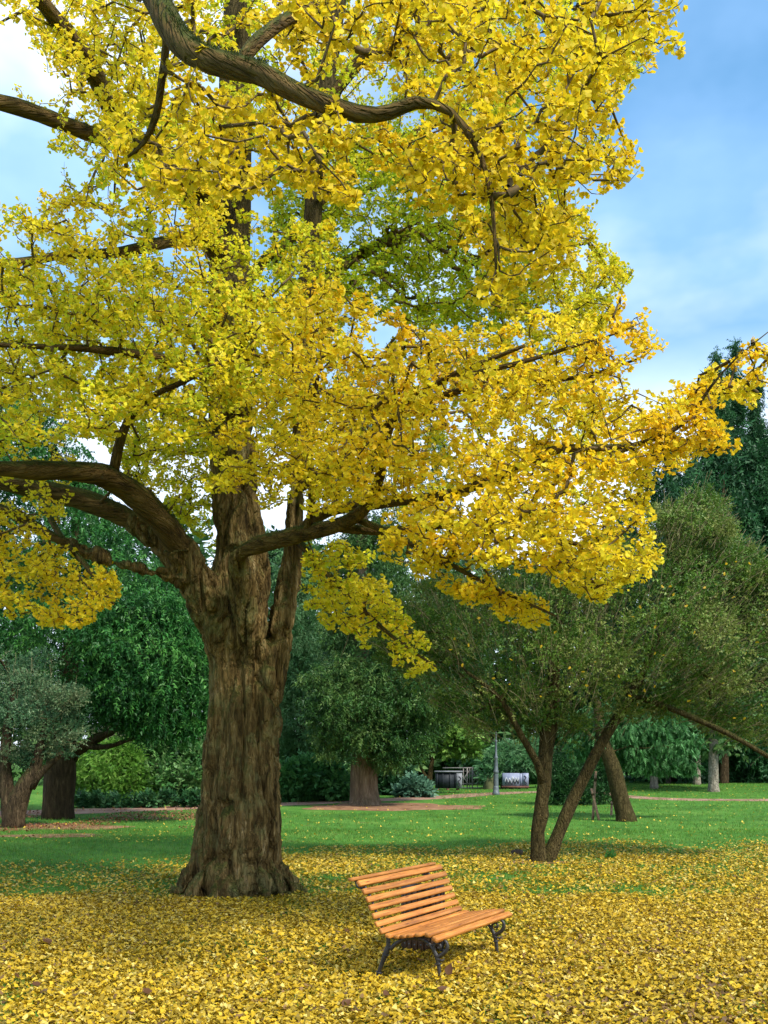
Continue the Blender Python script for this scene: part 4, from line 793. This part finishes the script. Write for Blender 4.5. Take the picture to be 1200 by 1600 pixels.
V, Fq = lathe([(.8*r_, z_) for r_, z_ in [(.15, lz(1209)), (.19, lz(1207)), (.20, lz(1205)), (.15, lz(1203)), (.13, lz(1196)), (.135, lz(1194)), (.11, lz(1186)), (.14, lz(1185)), (.14, lz(1183)), (.085, lz(1181)), (.07, lz(1160)), (.09, lz(1159)), (.09, lz(1157)), (.05, lz(1155)), (.055, lz(1150)), (.08, lz(1148)), (.07, lz(1146)), (.01, lz(1143))]], lp, 16); obj('pole', V, Fq, M_post, r, smooth=True)
def pbox(x0, y0, x1, y1, Y, dep): c = (P(x0, y0, Y)+P(x1, y1, Y))/2+np.array([0, dep/2, 0]); return box(c, (abs(x1-x0)/F*Y, dep, abs(y1-y0)/F*Y))
cb = G(700, 1235); Yb = cb[1]; r = empty('container', cb); tag(r, 'dark metal container with pale end panel left of the fence', 'container')
V, Fq = pbox(681, 1207, 713, 1232, Yb, 1.0); obj('body', V, Fq, M_cont, r); V, Fq = pbox(713.2, 1207, 722, 1232, Yb-.06, 1.1); obj('end_panel', V, Fq, M_cend, r)
V, Fq = pbox(680, 1204.5, 723, 1206.8, Yb-.1, 1.2); obj('lid', V, Fq, M_cend, r)
for x in (683, 692, 703, 711): V, Fq = pbox(x-.7, 1208, x+.7, 1231, Yb-.04, .035); obj('rib', V, Fq, M_cont, r)
for x in (684, 700, 716): V, Fq = pbox(x-2, 1232.2, x+2, 1236.5, Yb, .6); obj('foot', V, Fq, M_rust, r)
c = spline([P(717, 1213, Yb-.065), P(720, 1217, Yb-.065), P(716, 1221, Yb-.065), P(719, 1226, Yb-.065), P(716, 1229, Yb-.065)], .05); V, Fq = tube(c, .03, 5); obj('paint_mark', V, Fq, M_dpaint, r)
db = G(806, 1233); Yd = db[1]; r = empty('painted_panel', db); tag(r, 'blue grey metal container with sprayed scribbles right of the lamp post', 'container')
V, Fq = pbox(786, 1208, 812, 1228, Yd, .9); obj('panel', V, Fq, M_panel, r); V, Fq = pbox(812.3, 1208.6, 816.5, 1228, Yd+.04, .8); obj('panel', V, Fq, M_panel, r); V, Fq = pbox(816.8, 1208, 826, 1228, Yd, .9); obj('panel', V, Fq, M_panel, r)
V, Fq = pbox(785, 1228.2, 827, 1231, Yd-.08, 1.0); obj('sill', V, Fq, M_rust, r); V, Fq = pbox(787, 1231.2, 825, 1234.5, Yd, .8); obj('base', V, Fq, M_cont, r)
sc_pts = [(789, 1222), (791, 1215), (794, 1222), (796, 1216), (799, 1223), (801, 1214), (804, 1222), (806, 1215), (809, 1221), (810, 1215)]
c = spline([P(a, b_, Yd-.012) for a, b_ in sc_pts], .06); V, Fq = tube(c, .035, 5); obj('scribble', V, Fq, M_paint, r)
c = spline([P(a+1, b_+3, Yd-.02) for a, b_ in sc_pts[::-1]], .06); V, Fq = tube(c, .028, 5); obj('scribble', V, Fq, M_dpaint, r)
c = spline([P(a, b_, Yd-.012) for a, b_ in [(819, 1212), (822, 1215), (819, 1220), (823, 1224), (820, 1226)]], .05); V, Fq = tube(c, .03, 5); obj('scribble', V, Fq, M_dpaint, r)
fb = G(742, 1233); Yf = fb[1]+.8; r = empty('metal_fence', fb); tag(r, 'grey metal lattice gate and rail between the dark container and lamp post', 'fence')
def bar(x0, y0, x1, y1, rr=.035, nm='bar'): V, Fq = tube(np.array([P(x0, y0, Yf), (P(x0, y0, Yf)+P(x1, y1, Yf))/2, P(x1, y1, Yf)]), rr, 6); obj(nm, V, Fq, M_fence, r)
bar(692, 1200, 786, 1199.5, .04, 'rail'); bar(722, 1231, 790, 1231, .045, 'rail'); bar(722, 1224.5, 748, 1224.5, .03)
for x in (724, 730, 734, 738, 746, 757): bar(x, 1234, x, 1200, .045 if x in (730, 738) else .028)
bar(738, 1204, 748, 1224); bar(722, 1222, 732, 1205); bar(722, 1212, 731, 1224); bar(738, 1224, 750, 1206); bar(726, 1205, 745, 1205, .03); bar(738, 1212, 757, 1212, .025)
tb = G(764, 1233); Yt = tb[1]-.2; r = empty('tarpaulin_heap', tb); tag(r, 'olive tarpaulin covered heap leaning by the lamp post', 'heap')
V = []; nn = 14
for i, (hz_, k) in enumerate([(0, 1), (.25, .95), (.6, .8), (.9, .55), (1.05, .3), (1.12, .04)]):
    for j in range(nn):
        a = 2*PI*j/nn; q = k*(1+.12*math.sin(3*a+i)+.08*math.sin(5*a)); V.append((tb[0]+.42*q*math.cos(a)+.12*hz_, Yt+.4*q*math.sin(a), tb[2]-.03+hz_))
obj('tarpaulin', np.array(V), [[i*nn+j, i*nn+(j+1) % nn, (i+1)*nn+(j+1) % nn, (i+1)*nn+j] for i in range(5) for j in range(nn)]+[list(range(5*nn, 6*nn))], M_tarp, r, smooth=True)
# little things by the twin trunks
b = G(808, 1336); V, Fq = lathe([(.16, -.03), (.15, .03), (.13, .10), (.12, .12), (.02, .13)], b, 14); V = V+rdir(len(V))*.012
o = obj('tree_stump', V-b, Fq, M_stone); o.location = b; tag(o, 'small dark stump in the leaves left of the twin trunks', 'stump')
b = G(951, 1343); n_ = 14; dv = nrm(np.stack([R.normal(0, .5, n_), R.normal(0, .5, n_), np.full(n_, .9)], -1)); V, Fc = scatter(T_broad, b+R.normal(0, .05, (n_, 3))*np.array([1, 1, 0]), dv, rdir(n_), R.uniform(.14, .26, n_))
o = obj('weed', V-b, Fc, M_fol, None, np.tile(np.array([.05, .16, .03]), (len(V), 1))); o.location = b; tag(o, 'leafy green weed growing through the fallen leaves right of the twin trunks', 'plant')

# ================================================================== grass and fallen leaves
def ground_pts(n, y0, y1, pad=1.06):
    Y = np.sqrt(R.uniform(y0*y0, y1*y1, n)); X = R.uniform(-1, 1, n)*Y*.387*pad; return X, Y
def leaf_density(X, Y):
    px = 600+X/Y*F; edge = np.interp(px, [0, 120, 280, 450, 700, 900, 1200], [21.0, 22.0, 23.6, 25.4, 26.6, 26.9, 27.2])+1.3*vnoise(np.stack([X*.5, Y*.25, X*0], -1))
    d = smooth01((edge-Y)/5.0)**.7
    thin = .62*smooth01((Y-14.2)/2.5)*smooth01((400-px)/200)+.22*smooth01((Y-13)/3)*smooth01((px-350)/200)+.08
    nz = fbm(np.stack([X*.9, Y*.55, X*0+4], -1), 3); return np.clip(d*(1-thin)*(.97+(.75+(.35+.5*smooth01((420-px)/200))*smooth01((Y-11)/4))*nz), 0.05*d, 1)
def make_fallen(n, y0, y1, s0, s1, beside=False):
    X, Y = ground_pts(n, y0, y1)
    if beside: sg = np.sign(X); X = X+sg*(Y*.387*1.06); ok_ = np.abs(X) < Y*.387*1.7; X, Y = X[ok_], Y[ok_]
    k = R.random(len(X)) < leaf_density(X, Y)*1.05; X, Y = X[k], Y[k]; n = len(X)
    z = gz(X, Y)+R.uniform(.008, .05, n); a = R.uniform(0, 2*PI, n); d = np.stack([np.cos(a), np.sin(a), R.normal(0, .34, n)], -1); up = nrm(np.stack([R.normal(0, .4, n), R.normal(0, .4, n), np.ones(n)], -1))
    c = np.array([[.62, .44, .045], [.61, .40, .02], [.46, .30, .014], [.70, .55, .14], [.30, .205, .018]])[R.choice(5, n, p=[.27, .27, .16, .09, .21])]*R.uniform(.6, 1.06, (n, 1))
    pxl = 600+X/Y*F; br = R.random(n) < .04+.16*smooth01((pxl-640)/400)*smooth01((vnoise(np.stack([X*1.3, Y*.8, X*0+9], -1))+.1)/.4)*smooth01((15-Y)/3); c[br] = np.array([.15, .085, .032])*R.uniform(.5, 1.8, (br.sum(), 1)); c = np.clip(c, 0, .88)
    return np.stack([X, Y, z], -1), d, up, R.uniform(s0, s1, n), c
fp = [make_fallen(140000, 7.3, 16, .050, .078), make_fallen(100000, 16, 28.5, .062, .09), make_fallen(110000, 7.3, 28, .07, .10, True)]
fpos, fd, fu, fs, fc = [np.concatenate(x) for x in zip(*fp)]
# strays on the far lawn
X, Y = ground_pts(5200, 26, 58); k = R.random(len(X)) < .25+.6*smooth01((38-Y)/14); X, Y = X[k], Y[k]; n = len(X)
fpos = np.concatenate([fpos, np.stack([X, Y, gz(X, Y)+.055], -1)]); fd = np.concatenate([fd, np.stack([R.normal(size=n), R.normal(size=n), np.zeros(n)], -1)]); fu = np.concatenate([fu, nrm(np.stack([R.normal(0, .4, n), R.normal(0, .4, n), np.ones(n)], -1))])
fs = np.concatenate([fs, R.uniform(.07, .11, n)]); fc = np.concatenate([fc, np.tile(np.array([.70, .50, .06]), (n, 1))*R.uniform(.6, 1.1, (n, 1))])
# brown leaves drifted along the left path edge
n = 7000; X = R.uniform(-19, -5, n); Y = 36+R.normal(0, 3.4, n)+.3*(X+12); k = (np.abs(X/Y) < .42) & (vnoise(np.stack([X*.5, Y*.4, X*0], -1)) > -.25); X, Y = X[k], Y[k]; n = len(X)
fpos = np.concatenate([fpos, np.stack([X, Y, gz(X, Y)+R.uniform(.03, .07, n)], -1)]); fd = np.concatenate([fd, np.stack([R.normal(size=n), R.normal(size=n), np.zeros(n)], -1)]); fu = np.concatenate([fu, nrm(np.stack([R.normal(0, .4, n), R.normal(0, .4, n), np.ones(n)], -1))])
fs = np.concatenate([fs, R.uniform(.08, .14, n)]); fc = np.concatenate([fc, np.tile(np.array([.22, .09, .04]), (n, 1))*R.uniform(.5, 1.5, (n, 1))])
# keep the boles clear
clear = (np.hypot(fpos[:, 0]-bx, fpos[:, 1]-GY) > .95)
fpos, fd, fu, fs, fc = fpos[clear], fd[clear], fu[clear], fs[clear], fc[clear]
u_ = 600+fpos[:, 0]/fpos[:, 1]*F; v_ = HOR-(fpos[:, 2]-CH)/fpos[:, 1]*F
scr = np.where((u_ > 8) & (u_ < 1192) & (v_ < 1592), fs/fpos[:, 1], 0)+fpos[:, 2]*.02*(v_ < 1592); big = np.argsort(-scr)[:290]; rest = np.ones(len(fpos), bool); rest[big] = False
half = R.random(len(fpos)) < .5; fn = fpos[:, 1] < 11.2
V, Fc, Cc = scatter2([(T_fall, half & rest & fn), (T_fall2, ~half & rest & fn), (T_fall_far, rest & ~fn)], fpos, fd, fu, fs, fc)
o = obj('fallen_leaves', V, Fc, M_fleaf, None, Cc, kind='stuff'); tag(o, 'thick carpet of yellow ginkgo leaves covering the grass', 'fallen leaves')
print('fallen', len(fpos))
lm = [mesh_from('fallen_leaf', T[0], T[1], M_fleaf, np.array(c)) for T in (T_fall, T_fall2) for c in ((.66, .44, .05), (.62, .38, .02), (.74, .56, .14), (.50, .31, .02))]
X, Yv, Z = frames(fd[big], fu[big])
for i, b in enumerate(big):
    o = bpy.data.objects.new('fallen_leaf', lm[i % 8]); C.objects.link(o); o.matrix_world = mat_of(X[i], Yv[i], Z[i], fpos[b], fs[b])
    pxl = 600+fpos[b, 0]/fpos[b, 1]*F; tag(o, f"{('golden yellow', 'deep amber', 'pale cream yellow', 'dull brownish yellow')[i % 4]} fallen ginkgo leaf, {('flat edged', 'crinkled')[i % 8//4]}, lying {'below the ginkgo trunk' if pxl < 330 else 'left of the bench' if pxl < 570 else 'before the bench' if pxl < 800 else 'right of the bench'}", 'leaf', 'yellow leaves fallen before the bench')
bm_ = mesh_from('brown_leaf', np.array([(0, 0, 0), (-.35, .3, .2), (-.3, .75, .1), (0, .5, -.03), (0, 1.1, .12), (.3, .7, .16), (.38, .28, .1)]), np.array([(0, 3, 1), (1, 3, 2), (2, 3, 4), (3, 5, 4), (3, 6, 5), (0, 6, 3)]), M_fleaf, np.array([.10, .046, .02]))
for px, py, s, tilt, lb in [(698, 1531, .15, 1.1, 'dark red brown leaf standing curled against the near front leg of the bench'), (82, 1481, .16, .4, 'dark brown curled leaf lying alone at the left, before the ginkgo'), (61, 1549, .13, .2, 'dull brown leaf lying flat near the lower left corner'),
                            (32, 1535, .12, .5, 'brown upturned leaf near the left edge'), (235, 1562, .14, .3, 'reddish brown leaf in the foreground below the ginkgo trunk'), (534, 1581, .14, .3, 'black brown leaf in the foreground left of the bench'), (604, 1566, .11, .5, 'small maroon leaf in front of the bench rear leg'), (702, 1556, .14, .15, 'pale brown leaf lying flat before the bench front leg'), (545, 1463, .11, .4, 'grey brown leaf just left of the bench back')]:
    g_ = G(px, py); o = bpy.data.objects.new('brown_leaf', bm_); C.objects.link(o); a = R.uniform(0, 6.28); dv = np.array([math.cos(a)*math.cos(tilt), math.sin(a)*math.cos(tilt), math.sin(tilt)])
    X1, Y1, Z1 = frames(dv[None], np.array([[.2, -.5, .8]])); o.matrix_world = mat_of(X1[0], Y1[0], Z1[0], g_+np.array([0, 0, .045]), s*.75); tag(o, lb, 'leaf', 'brown leaves among the yellow ones')
# grass tufts
def grass(n, y0, y1, s0, s1, dens, pad=1.35):
    X, Y = ground_pts(n, y0, y1, pad); k = R.random(n) < dens(X, Y); X, Y = X[k], Y[k]; n = len(X)
    a = R.uniform(0, 2*PI, n); up = np.stack([np.cos(a), np.sin(a), np.zeros(n)], -1); d = nrm(np.stack([R.normal(0, .22, n), R.normal(0, .22, n), np.ones(n)], -1))
    c = np.array([.082, .215, .028])*R.uniform(.6, 1.5, (n, 1)); c[:, 0] *= R.uniform(.7, 1.7, n); nz = fbm(np.stack([X*.5, Y*.3, X*0], -1), 3); c *= (1+.35*nz)[:, None]
    return np.stack([X, Y, gz(X, Y)-.005], -1), d, up, R.uniform(s0, s1, n), c
gp = [grass(42000, 7.3, 18, .045, .085, lambda X, Y: np.clip(.95-.62*leaf_density(X, Y), .2, 1)), grass(34000, 18, 32, .06, .10, lambda X, Y: np.clip(1-.55*leaf_density(X, Y), .2, 1)), grass(38000, 30, 62, .08, .13, lambda X, Y: np.where((Y > 41.0+.12*X) & (X < 3), 0, 1))]
gpos, gd, gu, gs, gc = [np.concatenate(x) for x in zip(*gp)]; k = np.hypot(gpos[:, 0]-bx, gpos[:, 1]-GY) > .9
V, Fc, Cc = scatter2([(T_blade, k & (gpos[:, 1] < 14)), ((T_blade[0][:6], T_blade[1][:2]), k & (gpos[:, 1] >= 14))], gpos, gd, gu, gs, gc); o = obj('grass', V, Fc, M_grass, None, Cc, kind='stuff'); tag(o, 'short green lawn grass showing between the fallen leaves', 'grass')
V, Fc = scatter(T_gink, pp, rdir(len(pp)), rdir(len(pp)), .075); obj('caught_leaves', V, Fc, M_gleaf, ev, np.tile(np.array((.55, .36, .02)), (len(V), 1)), kind='stuff')
print('tris', sum(len(o.data.polygons) for o in bpy.data.objects if o.type == 'MESH'))
